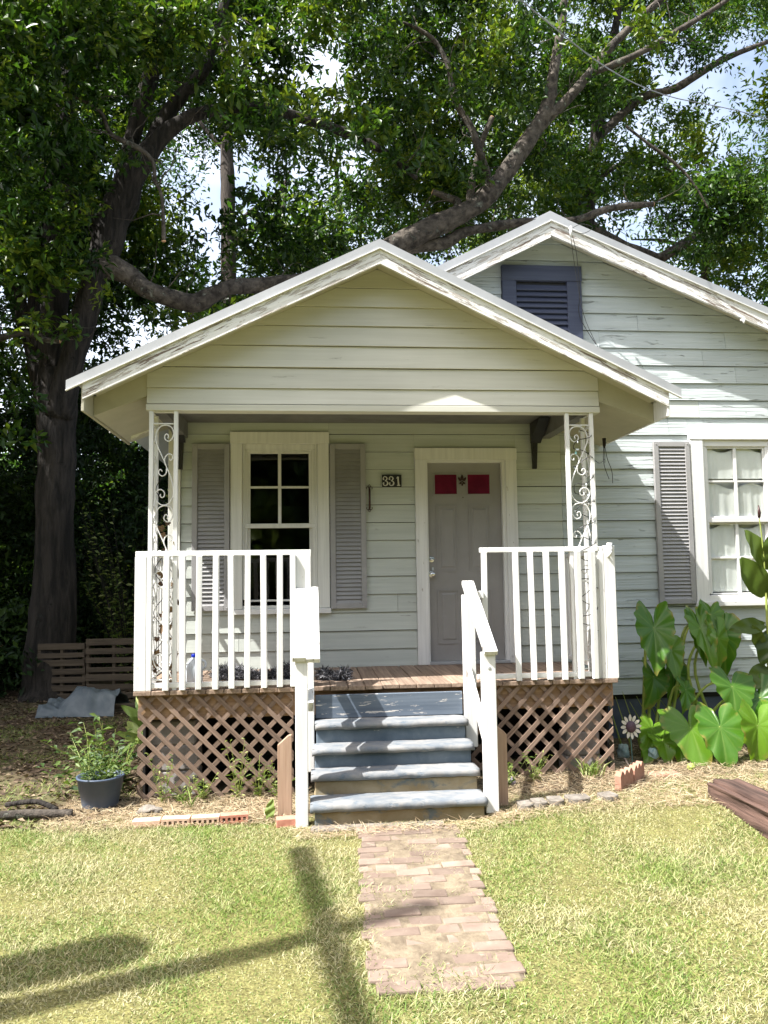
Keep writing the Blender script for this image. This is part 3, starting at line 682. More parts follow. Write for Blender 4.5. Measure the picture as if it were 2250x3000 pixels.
digit3(-.424, 2.757, .046); digit3(-.362, 2.757, .046)
mb = MB(); stroke(mb, [(-.292, 2.80), (-.294, 2.775), (-.292, 2.75), (-.289, 2.715)], [.0065, .007, .0075, .0085], -.040, -.0345)
stroke(mb, [(-.294, 2.802), (-.303, 2.79), (-.310, 2.783)], [.004, .005, .003], -.0402, -.0345); stroke(mb, [(-.306, 2.712), (-.273, 2.711)], [.0045, .0045], -.0402, -.0345)
mb.build('digit', 'digit', plate)
pull = MB().tube([(-.588, -.026, 2.69), (-.588, -.052, 2.67), (-.588, -.058, 2.58), (-.588, -.052, 2.49), (-.588, -.026, 2.47)], [.011, .011, .010, .011, .011], 10).build('wall_pull', 'bronze', house, True)
for sg, z in ((1, 2.688), (-1, 2.478)):
    mb = MB(); mb.tube(spline([(-.588, -.03, z), (-.600, -.03, z+sg*.018), (-.588, -.03, z+sg*.034), (-.576, -.03, z+sg*.018), (-.588, -.03, z)], 4), .003, 6)
    for s in (-1, 1): mb.tube(spline([(-.588, -.03, z-sg*.004), (-.588+s*.016, -.03, z+sg*.012), (-.588+s*.028, -.03, z+sg*.004), (-.588+s*.030, -.03, z-sg*.010), (-.588+s*.022, -.03, z-sg*.008)], 4), .003, 6)
    mb.build('pull_scroll', 'bronze', pull)

# ------------------------------------------------------------------ porch deck
mb = MB().box(-2.58, 1.38, -1.315, -1.275, .665, .862).box(-2.56, -2.52, -1.274, .0, .665, .862).box(1.34, 1.38, -1.274, .0, .665, .862)
for k in range(6): mb.box(-2.2+k*.6, -2.16+k*.6, -1.27, .0, .68, .862)
deck = mb.build('deck', 'treated', house)
dme = bevel(mesh('deck_board', boxv(-.0695, .0695, 0, 1.365, -.036, 0), BOXF, 'deck'), .004)
for k in range(28):
    x = -2.611+.0718+k*.1436; short = 0.
    if -1.25 < x < .2: short = random.uniform(-.03, .012)
    obj('deck_board', dme, deck, T(x, PF-.035-short, .900+random.uniform(-.002, .002))@Matrix.Rotation(random.uniform(-.004, .004), 4, 'Z')@Matrix.Scale(1-short/1.365*(-1) if False else 1.0, 4))
# near-black boards added to keep the space under the deck dark
box('under_light_block', -2.55, -2.53, -1.27, .0, .0, .66, 'dark', house, 0); box('under_light_block', 1.33, 1.35, -1.27, .0, .0, .66, 'dark', house, 0)
box('under_dark_sheet', -2.52, 1.32, -.62, -.60, .0, .66, 'dark', house, 0)
# piers behind the lattice
pier = []
for x0, x1 in ((-2.5, -2.13), (1.0, 1.3)):
    z = .03
    for k in range(3):
        pier.append(box('pier_block', x0+random.uniform(-.02, .02), x1+random.uniform(-.02, .02), -1.22, -1.0, z, z+.20, 'pier', deck, .012)); z += .204
# lattice
def lattice(x0, x1, z0, z1, front):
    pn = MB().box(x0-.004, x1+.004, -1.326, -1.317, .845, .862).build('lattice_panel', 'treated', house)
    w = .035; pitch = .148; y = {1: (-1.345, -1.3365), 0: (-1.336, -1.3275)}
    for sgn, layer in ((front, 1), (-front, 0)):
        c = x0-2.
        while c < x1+2:
            h = w/2/math.cos(math.pi/4); zz = (-.3, 1.3); c2 = c+random.uniform(-.006, .006)
            poly = [(c2-h+sgn*(zz[0]-.5), zz[0]), (c2+h+sgn*(zz[0]-.5), zz[0]), (c2+h+sgn*(zz[1]-.5), zz[1]), (c2-h+sgn*(zz[1]-.5), zz[1])]
            zb = z0+random.uniform(-.03, .03); poly = clip_rect(poly, x0, x1, zb, z1)
            c += pitch
            if len(poly) < 3: continue
            xs_ = [p[0] for p in poly]
            if max(xs_)-min(xs_) < .05: continue
            # local frame so that the grain runs along the lath
            cx = sum(xs_)/len(xs_); cz = sum(p[1] for p in poly)/len(poly); ang = -math.pi/4*sgn
            ca, sa = math.cos(-ang), math.sin(-ang); loc = []
            R = Matrix.Rotation(ang, 4, 'Y'); Ri = R.inverted()
            n = len(poly); V = []
            for yy in y[layer]:
                for (px, pz) in poly: V.append(Ri@Vector((px-cx, yy, pz-cz)))
            ar = sum(poly[i][0]*poly[(i+1) % n][1]-poly[(i+1) % n][0]*poly[i][1] for i in range(n))
            F = [tuple(range(n)), tuple(range(2*n-1, n-1, -1))]+[(i, i+n, (i+1) % n+n, (i+1) % n) for i in range(n)]
            if ar < 0: F = [tuple(reversed(f)) for f in F]
            obj('lath', mesh('lath', V, F, 'lath'), pn, T(cx, 0, cz)@R)
    return pn
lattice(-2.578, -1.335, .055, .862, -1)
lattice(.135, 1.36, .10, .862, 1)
# brown boards beside the stair posts
prism_xz('end_board', [(-1.44, .03), (-1.335, .03), (-1.335, .63), (-1.36, .625), (-1.44, .555)], -1.93, -1.893, 'treated_z', house, .003)
prism_xz('end_board', [(.185, .08), (.268, .08), (.268, .60), (.245, .625), (.185, .67)], -2.03, -1.995, 'treated_z', house, .003)

# ------------------------------------------------------------------ iron corner columns
UNIT = [(350, 505), (338, 462), (372, 436), (403, 470), (398, 512), (360, 541), (308, 535), (262, 480), (250, 400), (292, 330), (380, 305), (470, 325), (532, 390), (556, 470), (550, 560), (510, 660), (440, 800), (380, 930), (310, 1090), (276, 1220), (274, 1330), (310, 1420), (380, 1480), (470, 1490), (550, 1440), (586, 1360), (570, 1300), (520, 1265), (460, 1270), (425, 1310), (430, 1360), (465, 1380), (495, 1360), (490, 1328)]
CURL1 = [(322, 798), (322, 828), (287, 820), (270, 780), (300, 742), (350, 740), (398, 780), (413, 840), (398, 900)]
CURL2 = [(382, 950), (386, 1010), (420, 1050), (470, 1060), (514, 1025), (514, 980), (480, 965), (456, 995)]
def column(xa, xb, mirror, ydir):
    """two bars in the front plane, a third bar behind, scrolls in both faces"""
    b = .034; zt, zb = 3.19, .901
    mb = MB().box(xa, xa+b, PF-.012, PF+.022, zb, zt).box(xb-b, xb, PF-.012, PF+.022, zb, zt)
    xo = xa if mirror else xb-b
    mb.box(xo, xo+b, PF+.20, PF+.234, zb, zt)
    for z in (zt-.012, zt-.112, .98): mb.box(xa+b, xb-b, PF-.004, PF+.012, z, z+.010).box(xo+.01, xo+.024, PF+.022, PF+.20, z, z+.010)
    col = mb.build('porch_column', 'white', house, bv=.002)
    xi, wi = xa+b, xb-xa-2*b; per = .672
    def tr(p, k):
        u = (p[0]-34*(p[1]-300)/1195-247)/335; u = 1-u if mirror else u
        return u, zt-.116-(p[1]-300)/1195*per-k*per
    for face in (0, 1):
        for k in range(4):
            mb = MB()
            for P in (UNIT, CURL1, CURL2):
                if k == 3:
                    P = [q for q in P if tr(q, k)[1] > .985]
                    if len(P) < 4: continue
                sp = spline([tr(q, k) for q in P], 4)
                if face == 0: pts = [(xi+.004+u*(wi-.008), PF+.004, max(z, .98)) for u, z in sp]
                else: pts = [(xo+.017, PF+.026+u*.17, max(z, .98)) for u, z in sp]
                mb.tube(pts, .0052, 6)
            if mb.V: mb.build('scroll', 'white', col, True)
    return col
column(-2.509, -2.275, True, 1); column(1.029, 1.280, False, 1)

# ------------------------------------------------------------------ porch railings
def bal_mesh(h): return bevel(mesh('baluster', boxv(-.023, .023, -.020, .020, 0, h), BOXF, 'white'), .003)
BAL = bal_mesh(1.076)
def railing(posts, bals, x0, x1, ends):
    r = box('railing', x0, x1, PF-.022, PF+.018, 1.982, 2.024, 'white_x', house)          # top rail
    box('bottom_rail', ends[0], ends[1], PF-.018, PF+.020, .920, .960, 'white_x', r)
    for (a, b, z0, z1) in posts: box('post', a, b, PF-.030, PF-.0225+.045, z0, z1, 'white', r)
    for x in bals: obj('baluster', BAL, r, T(x+random.uniform(-.006, .006), PF-.042, .903+random.uniform(0, .008))@Matrix.Rotation(random.uniform(-.12, .12), 4, 'Z')@Matrix.Rotation(random.uniform(-.008, .008), 4, 'Y'))
    return r
rl = railing([(-2.607, -2.515, .902, 1.981), (-2.513, -2.472, .902, 1.981), (-1.311, -1.185, .902, 1.981)], [-2.359, -2.224, -2.095, -1.963, -1.834, -1.704, -1.573, -1.442, -1.335], -2.606, -1.182, (-2.471, -1.312))
rr = railing([(1.325, 1.42, .902, 2.03), (1.275, 1.322, .902, 1.981)], [.271, .545, .677, .814, .944, 1.08, 1.212], .244, 1.318, (.20, 1.274))
# side railings back to the wall
for xs_, r in ((-2.56, rl), (1.372, rr)):
    box('side_rail', xs_-.02, xs_+.02, PF+.03, -.03, 1.955, 1.99, 'white_x', r); box('side_rail', xs_-.02, xs_+.02, PF+.03, -.03, .95, .99, 'white_x', r)
    sb = bevel(mesh('baluster', boxv(-.019, .019, -.019, .019, 0, .963), BOXF, 'white'), .003)
    for k in range(9): obj('baluster', sb, r, T(xs_, PF+.12+k*.135, .991))
# little pipe bracket on the right post
MB().tube([(1.375, PF-.035, 2.052), (1.375, PF-.035, 2.02), (1.372, PF-.052, 1.992), (1.372, PF-.064, 1.985)], [.024, .022, .02, .022], 12).tube([(1.362, PF-.03, 1.93), (1.365, PF-.055, 1.945), (1.372, PF-.066, 1.985)], [.009, .012, .016], 8).build('pipe_fitting', 'white', rr, True)

# ------------------------------------------------------------------ stair handrails
def slanted(name, x0, x1, p, q, thick, mat, parent):
    """board whose top runs from p=(y,z) to q=(y,z)"""
    (ya, za), (yb, zb) = p, q; d = Vector((0, yb-ya, zb-za)).normalized(); n = Vector((0, d.z, -d.y));
    if n.z > 0: n = -n
    V = []
    for (y, z) in ((ya, za), (yb, zb)):
        for x in (x0, x1):
            for t in (0, thick): V.append((x, y+n.y*t, z+n.z*t))
    F = [(0, 2, 6, 4), (1, 5, 7, 3), (0, 4, 5, 1), (2, 3, 7, 6), (0, 1, 3, 2), (4, 6, 7, 5)]
    me = mesh(name, V, F, mat); b = bmesh.new(); b.from_mesh(me); bmesh.ops.recalc_face_normals(b, faces=b.faces); b.to_mesh(me); b.free(); bevel(me, .003)
    return obj(name, me, parent)
L = slanted('stair_railing', -1.323, -1.226, (-1.39, 1.705), (-2.20, 1.222), .038, 'white_rail', house)
slanted('hand_rail', -1.223, -1.124, (-1.36, 1.717), (-2.20, 1.212), .038, 'white_rail', L)
box('post', -1.303, -1.214, -2.165, -2.08, .02, 1.20, 'white', L, .004)
box('post', -1.235, -1.165, -1.50, -1.42, .25, 1.585, 'white', L, .004)
slanted('lower_rail', -1.211, -1.172, (-1.36, 1.38), (-2.17, .90), .085, 'white_rail', L)
Rr = slanted('stair_railing', .078, .178, (-1.39, 1.748), (-2.20, 1.235), .038, 'white_rail', house)
box('post', .070, .166, -2.165, -2.075, .07, 1.22, 'white', Rr, .004)
box('post', .063, .160, -1.50, -1.42, .40, 1.63, 'white', Rr, .004)
slanted('lower_rail', .075, .112, (-1.51, 1.06), (-2.16, .60), .09, 'white_rail', Rr)
box('rail_bolt', .108, .128, -2.169, -2.164, 1.10, 1.12, 'metal', Rr, .003)
box('cross_block', .161, .25, -1.44, -1.40, 1.60, 1.66, 'white', Rr)

# ------------------------------------------------------------------ concrete steps
steps = empty('concrete_steps', (-.57, -2.2, .04), 'worn blue grey concrete steps leading up to the porch', 'steps')
def tread(x0, x1, yf, yb, zt, th, nm='tread'):
    """slab with a rounded nose and chipped, uneven edges"""
    prof = []; r = th/2
    prof += [(yb, zt), (yf+r, zt+.002)]
    for k in range(1, 8):
        a = math.pi/2+math.pi*k/8; prof.append((yf+r+math.cos(a)*r, zt-r+math.sin(a)*r))
    prof += [(yf+r, zt-th), (yb, zt-th)]
    n = len(prof); m_ = 46; V = []; F = []
    for i in range(m_+1):
        u = i/m_; x = x0+(x1-x0)*u
        e = math.exp(-min(u, 1-u)*60)
        for (y, z) in prof:
            q = Vector((x*9, y*9, z*9)); d = mnoise.noise(q)*.006+mnoise.noise(q*3)*.003
            V.append((x+(mnoise.noise(Vector((y*25, z*25, x)))*.012 if i in (0, m_) else 0), y+d*(1 if y < yb-.01 else 0)+e*.015*(1 if y < yf+r else 0), z+d*.6-e*.006))
    for i in range(m_):
        for k in range(n-1): F.append((i*n+k, i*n+k+1, (i+1)*n+k+1, (i+1)*n+k))
    F.append(tuple(range(n-1, -1, -1))); F.append(tuple(m_*n+k for k in range(n)))
    me = mesh(nm, V, F, 'step_tread', True)
    b = bmesh.new(); b.from_mesh(me); bmesh.ops.recalc_face_normals(b, faces=b.faces); b.to_mesh(me); b.free()
    return obj(nm, me, steps)
tread(-1.163, .057, -1.665, -1.44, .652, .050); tread(-1.183, .062, -1.85, -1.62, .500, .050); tread(-1.194, .062, -2.02, -1.80, .353, .056); tread(-1.203, .070, -2.235, -1.98, .200, .064)
box('riser_board', -1.155, .05, -1.44, -1.41, .655, .84, 'step_board', steps)
box('riser', -1.150, .035, -1.62, -1.42, .45, .6015, 'step_riser', steps, .006); box('riser', -1.165, .04, -1.80, -1.55, .30, .4495, 'step_riser', steps, .006)
box('riser', -1.165, .045, -1.985, -1.60, .15, .2965, 'step_ochre', steps, .006); box('riser', -1.17, .05, -2.19, -1.60, .0, .1355, 'step_ochre', steps, .006)
box('footing', -1.20, -.25, -2.30, -2.195, .0, .050, 'stone', steps, .012)

# ------------------------------------------------------------------ brick path
pm = MB(); px0 = np.linspace(-.96, -.16, 9); py0 = np.linspace(-4.46, -2.30, 24)
pm.add([(x+.03*math.sin(y*2), y, gz(x, y)+(.012 if 0 < i < 8 and 0 < j < 23 else -.03)) for j, y in enumerate(py0) for i, x in enumerate(px0)], [(j*9+i, j*9+i+1, (j+1)*9+i+1, (j+1)*9+i) for j in range(23) for i in range(8)])
path = pm.build('brick_path', 'bedsoil'); struct(path)
pv = [bevel(mesh('brick', boxv(-.097, .097, -.0465, .0465, -.05, 0), BOXF, 'paver'), .008, 2) for _ in range(1)]
half = bevel(mesh('brick', boxv(-.046, .046, -.0465, .0465, -.05, 0), BOXF, 'paver'), .008, 2)
y = -2.33; row = 0
while y > -4.42:
    cx = -.56+.03*math.sin(y*2); lo = cx-.355+random.uniform(-.02, .02); hi = cx+.355+random.uniform(-.02, .02)
    x = lo; first = row % 2
    while x < hi-.08:
        w = .0995 if (first or hi-x < .16) else .2035; first = 0
        if random.random() > .03:
            q = x+w/2; zt = gz(q, y)+.0145+random.uniform(-.006, .005)
            obj('brick', half if w < .15 else pv[0], path, T(q+random.uniform(-.005, .005), y+random.uniform(-.005, .005), zt)@Matrix.Rotation(random.uniform(-.05, .05), 4, 'Z')@Matrix.Rotation(random.uniform(-.03, .03), 4, 'X')@Matrix.Rotation(random.uniform(-.02, .02), 4, 'Y'))
        x += w
    y -= .1035; row += 1

# ------------------------------------------------------------------ bricks and blocks lying about
def cored_brick(name, loc, rz, mat, label, holes=True):
    mb = MB(); l, d, h = .198, .09, .058
    if holes:
        mb.box(-l/2, l/2, .012-d/2+.03, d/2, 0, h); yf = -d/2; yb = -d/2+.0419
        mb.box(-l/2, l/2, yf, yb, 0, .016).box(-l/2, l/2, yf, yb, .042, h); xx = -l/2
        for k in range(6):
            w = .016 if k in (0, 5) else .0165; mb.box(xx, xx+w, yf+.0003, yb-.0003, .0163, .0417); xx += (l-.016)/5
    else: mb.box(-l/2, l/2, -d/2, d/2, 0, h)
    o = mb.build(name, mat, None, bv=0 if holes else .004, M=T(*loc)@Matrix.Rotation(rz, 4, 'Z'))
    return tag(o, label, 'brick', 'loose bricks along the bed edge')
cored_brick('brick', (-2.375, -1.955, .015), .03, 'brick_tan', 'tan brick half sunk in straw, leftmost of the row of four by the lattice', False)
cored_brick('brick', (-2.165, -1.965, .022), -.02, 'brick_tan', 'tan cored brick second from left in the row of four by the lattice')
cored_brick('brick', (-1.955, -1.975, .025), .02, 'brick_tan', 'tan cored brick third from left in the row of four by the lattice')
cored_brick('brick', (-1.752, -1.97, .032), .09, 'brick', 'red brick with dark core holes at right end of the row of four')
o = cored_brick('brick', (-1.345, -2.10, .028), .10, 'brick', 'red ribbed brick lying at foot of left stair post', False)
# grey edging blocks
def edging_block(x, y, w, rz, label):
    pts = []; d = .10
    for k in range(9):
        a = math.pi+math.pi*k/8; pts.append((math.cos(a)*w/2, math.sin(a)*.035))
    pts += [(w/2, d), (-w/2, d)]; n = len(pts); h = .075
    V = [(a, b, 0) for a, b in pts]+[(a, b, h) for a, b in pts]; F = [tuple(range(n-1, -1, -1)), tuple(range(n, 2*n))]+[(i, (i+1) % n, (i+1) % n+n, i+n) for i in range(n)]
    o = obj('edging_block', bevel(mesh('edging_block', V, F, 'stone'), .006), None, T(x, y, gz(x, y)-.03)@Matrix.Rotation(rz, 4, 'Z')); tag(o, label, 'edging block', 'grey edging blocks beside the steps')
for (x, w, rz, lb) in ((.365, .105, .0, 'rounded grey edging block nearest the steps'), (.478, .105, .05, 'rounded grey edging block second from the steps'), (.60, .11, -.03, 'rounded grey edging block in middle of the row beside the steps'), (.775, .17, .05, 'wide grey edging block fourth from the steps'), (1.02, .12, .25, 'grey edging block at far end of the row near terracotta edging')):
    edging_block(x, -2.16+.05*(x-.4), w, rz, lb)
# terracotta scalloped edging
def scallop(p, q, label):
    p, q = Vector((*p, 0)), Vector((*q, 0)); ln = (q-p).length; a = math.atan2(q.y-p.y, q.x-p.x); h = .115; pts = [(0, 0)]; N = 3
    pts = [(0, 0), (ln, 0)]
    for k in range(N*8+1):
        t = 1-k/(N*8); pts.append((ln*t, h+.035*abs(math.sin(t*N*math.pi))))
    n = len(pts); V = [(x, -.025, z) for x, z in pts]+[(x, .025, z) for x, z in pts]; F = [tuple(range(n)), tuple(range(2*n-1, n-1, -1))]+[(i, i+n, (i+1) % n+n, (i+1) % n) for i in range(n)]
    me = mesh('scalloped_edging', V, F, 'scallop'); o = obj('scalloped_edging', me, None, T(p.x, p.y, gz(p.x, p.y)-.005)@Matrix.Rotation(a, 4, 'Z'))
    tag(o, label, 'garden edging', 'terracotta scalloped edging')
scallop((1.165, -1.90), (1.33, -1.745), 'terracotta scalloped edging piece nearer the lawn'); scallop((1.345, -1.735), (1.50, -1.56), 'terracotta scalloped edging piece nearer the elephant ears')
o = box('flat_brick', 1.62, 1.86, -1.52, -1.40, .06, .128, 'scallop', None, .008); tag(o, 'terracotta brick half buried in straw beside the elephant ears', 'brick')

# ------------------------------------------------------------------ rail tie
def rail_tie():
    n, m_ = 90, 84; V = []; F = []; w, h = .30, .20
    for i in range(n+1):
        t = i/n; y = -2.12-t*2.3; cx = 1.905+.05*t
        for k in range(m_):
            a = 2*math.pi*k/m_; ca, sa = math.cos(a), math.sin(a); e = .28
            px = math.copysign(abs(ca)**e, ca)*w/2; pz = math.copysign(abs(sa)**e, sa)*h/2
            q = Vector((px*26, y*.9, pz*26)); d = mnoise.noise(q)*.022-.030*max(0, mnoise.noise(q*2.1)-.12)+mnoise.noise(Vector((px*9, y*5, pz*9)))*.010
            s = 1+d/.12; end = .04*(1-min(1, t*18))+.03*max(0, 1-t*10)*mnoise.noise(Vector((k*.8, 1, 0)))
            V.append((cx+px*s*(1-end), y+(.03*mnoise.noise(Vector((px*12, pz*12, 5))) if i == 0 else 0), .03+h/2+pz*s*(1-end)+.005))
    for i in range(n):
        for k in range(m_): F.append((i*m_+k, i*m_+(k+1) % m_, (i+1)*m_+(k+1) % m_, (i+1)*m_+k))
    F += [tuple(range(m_)), tuple(n*m_+k for k in range(m_-1, -1, -1))]
    me = mesh('rail_tie', V, F, 'tie', True); b = bmesh.new(); b.from_mesh(me); bmesh.ops.recalc_face_normals(b, faces=b.faces); b.to_mesh(me); b.free()
    return tag(obj('rail_tie', me), 'dark cracked old timber lying on lawn at right', 'timber')
rail_tie()

# ------------------------------------------------------------------ left yard: pot, tarp, pallets, planks, log
def lathe(name, prof, mat, parent=None, M=None, seg=28):
    V = []; F = []; n = len(prof)
    for k in range(seg):
        a = 2*math.pi*k/seg
        for r, z in prof: V.append((r*math.cos(a), r*math.sin(a), z))
    for k in range(seg):
        j = (k+1) % seg
        for i in range(n-1): F.append((k*n+i, j*n+i, j*n+i+1, k*n+i+1))
    me = mesh(name, V, F, mat, True); return obj(name, me, parent, M)
def sprig(mb_lists, base, h, lean, n, ln, wd):
    """stem with leaves, appended as arrays"""
    pass
def leaf_cluster(name, stems, mat, parent, ln=.05, wd=.011, per=14, rise=.8):
    C = []; Dd = []; N = []; Ls = []
    for (bx, by, bz, tx, ty, tz) in stems:
        b = np.array([bx, by, bz]); t = np.array([tx, ty, tz])
        for k in range(per):
            f = (k+1)/per; p = b+(t-b)*f+np.array([0, 0, 0]); a = random.uniform(0, 6.28)
            C.append(p); Dd.append([math.cos(a), math.sin(a), rise*random.uniform(-.2, 1)]); N.append([random.gauss(0, .4), random.gauss(-.2, .4), 1]); Ls.append(ln*random.uniform(.6, 1.3)*(1.1-.4*f))
    Ls = np.array(Ls); V, s, i, r = leaves(np.array(C), np.array(Dd), np.array(N), Ls, Ls*wd/.05, RNG.random(len(C)))
    return obj(name, big_mesh(name, V, s, i, mat, r), parent)
def stems_tube(name, stems, mat, parent, r=.0025):
    mb = MB()
    for (bx, by, bz, tx, ty, tz) in stems: mb.tube([(bx, by, bz), ((bx+tx)/2+random.uniform(-.01, .01), (by+ty)/2, (bz+tz)/2), (tx, ty, tz)], [r, r*.8, r*.4], 4)
    return mb.build(name, mat, parent)
px_, py_ = -2.84, -1.42; pz_ = gz(px_, py_)
pot = empty('potted_plant', (px_, py_, pz_), 'blue plastic pot holding leafy weeds beside the lattice', 'potted plant')
lathe('pot', [(0, .004), (.118, .004), (.122, .02), (.138, .115), (.143, .117), (.156, .205), (.163, .206), (.163, .218), (.150, .218), (.146, .19), (0, .185)], 'pot', pot, T(px_, py_, pz_)@Matrix.Scale(1.12, 4))
st = [(px_+random.uniform(-.1, .1), py_+random.uniform(-.1, .1), pz_+.18, px_+random.uniform(-.28, .24), py_+random.uniform(-.2, .2), pz_+random.uniform(.24, .46)) for _ in range(26)]
stems_tube('stem', st, 'petiole', pot, .002); leaf_cluster('foliage', st, 'leaf_pot', pot, .06, .010, 13)

def tarp():
    nx, ny = 70, 44; V = []; F = []
    for j in range(ny+1):
        for i in range(nx+1):
            u, v = i/nx, j/ny; x = -4.72+u*1.0; y = 2.72+v*.85
            hgt = .12+.24*S(u*1.3)*(1-.4*S((u-.8)/.2)); prof = math.sin(math.pi*min(1, max(0, .04+v*.98)))**.6
            z = hgt*prof*(.8+.5*mnoise.noise(Vector((x*2.5, y*3, 9))))+.06*mnoise.noise(Vector((x*3.5, y*3.5, 1)))+.11*(.4-abs(mnoise.noise(Vector((x*3.6+y*4, y*2-x*3.5, 4)))))*prof+.05*(.3-abs(mnoise.noise(Vector((x*9-y*5, y*8+x*4, 2)))))*prof
            if v < .1: z *= v/.1
            V.append((x+.05*mnoise.noise(Vector((y*4, 3, u))), y-.10*u*(1-v)+.12*mnoise.noise(Vector((x*3, 7, 0)))*(1-v), max(z, .0)+gz(x, y)+.012))
    F = [(j*(nx+1)+i, j*(nx+1)+i+1, (j+1)*(nx+1)+i+1, (j+1)*(nx+1)+i) for j in range(ny) for i in range(nx)]
    return tag(obj('tarp', mesh('tarp', V, F, 'tarp', True)), 'crumpled grey blue tarp on the ground in front of pallets', 'tarp')
tarp()
def pallet(x0, x1, y, ztop, label, tilt):
    p = empty('pallet', ((x0+x1)/2, y, .02), label, 'pallet', 'pallets stood on edge')
    M = T((x0+x1)/2, y, .03)@Matrix.Rotation(tilt, 4, 'Z')@Matrix.Rotation(.04, 4, 'X'); w = (x1-x0)/2
    for xx in (-w+.02, 0, w-.02): box('stringer', xx-.02, xx+.02, 0, .09, 0, ztop-.01, 'pallet', p, .003, M)
    z = .02
    for k in range(7):
        hh = random.uniform(.07, .10); box('slat', -w+random.uniform(-.01, .01), w+random.uniform(-.01, .01), -.019, -.001, z, z+hh, 'pallet', p, .003, M@Matrix.Rotation(random.uniform(-.012, .012), 4, 'Y')); z += (ztop-.06)/6.4
pallet(-5.20, -4.52, 4.25, .84, 'weathered pallet standing behind tarp, nearer the oak', .0); pallet(-4.50, -3.70, 4.2, .90, 'weathered pallet standing behind tarp, nearer the house', -.07)
for k, (x0, x1, y, z, lb) in enumerate(((-4.02, -2.75, 2.95, .02, 'lowest plank of the small stack beside the tarp'), (-3.98, -2.75, 2.98, .062, 'middle plank of the small stack beside the tarp'), (-4.0, -2.8, 2.97, .104, 'top plank of the small stack beside the tarp'))):
    tag(box('plank', x0, x1, y-.06, y+.06, z+.01, z+.049, 'pallet', None, .004, T(0, 0, 0)), lb, 'plank', 'planks stacked beside the tarp')
o = MB().tube(spline([(-3.50, -1.72, .07), (-3.30, -1.70, .072), (-3.10, -1.715, .066), (-2.97, -1.70, .06)], 5), .035, 9).build('log', 'bark_pale', None, True); tag(o, 'short pale log lying in grass at left edge of lawn', 'log')
o = MB().tube(spline([(-3.55, -1.42, .07), (-3.3, -1.48, .10), (-3.12, -1.58, .06)], 5), [.02]*11, 7).build('fallen_branch', 'bark', None, True); tag(o, 'dark fallen branch on bare soil behind the log', 'branch')
o = MB().build if False else None
def rock(name, loc, s, mat, label, cat):
    b = bmesh.new(); bmesh.ops.create_icosphere(b, subdivisions=3, radius=1)
    for v in b.verts:
        d = 1+.35*mnoise.noise(v.co*1.7+Vector(loc)); v.co = Vector((v.co.x*s[0]*d, v.co.y*s[1]*d, v.co.z*s[2]*d))
    me = bpy.data.meshes.new(name); b.to_mesh(me); b.free(); me.materials.append(MT[mat]); return tag(obj(name, me, None, T(*loc)), label, cat)
rock('rock', (-2.42, -1.68, .05), (.09, .05, .04), 'stone', 'pale broken stone lying in straw by the left lattice corner', 'stone')
rock('plastic_scrap', (.40, -1.52, .12), (.06, .035, .035), 'pinkbag', 'lilac plastic scrap on straw below right lattice', 'litter')
rock('gourd', (2.03, -1.35, .135), (.035, .035, .032), 'weed' if False else 'petiole', 'small pale green fruit on straw under elephant ears', 'fruit')

# ------------------------------------------------------------------ porch clutter
jug = empty('water_jug', (-2.18, -1.02, .902), 'translucent plastic water jug with blue cap behind left railing', 'jug')
lathe('jug_body', [(0, .002), (.066, .002), (.072, .012), (.073, .14), (.066, .175), (.04, .205), (.022, .222), (.020, .236), (0, .237)], 'jug', jug, T(-2.18, -1.02, .902))
lathe('jug_cap', [(0, 0), (.024, 0), (.025, .003), (.025, .022), (.022, .026), (0, .026)], 'cap', jug, T(-2.18, -1.02, 1.131))
MB().tube(spline([(-2.108, -1.02, 1.03), (-2.085, -1.02, 1.05), (-2.09, -1.02, 1.09), (-2.125, -1.02, 1.105)], 5), .010, 8).build('jug_handle', 'jug', jug, True)
def tinsel(x0, x1, y, r, n, label):
    C = []; Dd = []; N = []; Ls = []
    for k in range(n):
        u = random.random(); a = random.uniform(0, math.pi); rr_ = r*(.25+.75*random.random()**.7)*(.7+.3*math.sin(u*9))
        C.append((x0+(x1-x0)*u, y+math.cos(a)*rr_*.9+.03*math.sin(u*8), .904+math.sin(a)*rr_*.9)); Dd.append([random.gauss(0, 1), random.gauss(0, 1), random.gauss(.1, .7)]); N.append([random.gauss(0, 1) for _ in range(3)]); Ls.append(random.uniform(.03, .075))
    Ls = np.array(Ls); V, s, i, r_ = leaves(np.array(C), np.array(Dd), np.array(N), Ls, Ls*.035+.0006, RNG.random(len(C)))
    return tag(obj('tinsel_garland', big_mesh('tinsel_garland', V, s, i, 'tinsel', r_)), label, 'garland')
tinsel(-2.05, -1.25, -.75, .13, 5200, 'tangled grey tinsel garland lying on deck behind left railing')
tinsel(-1.12, -.86, -.95, .10, 2600, 'small heap of grey tinsel on deck at top of steps')
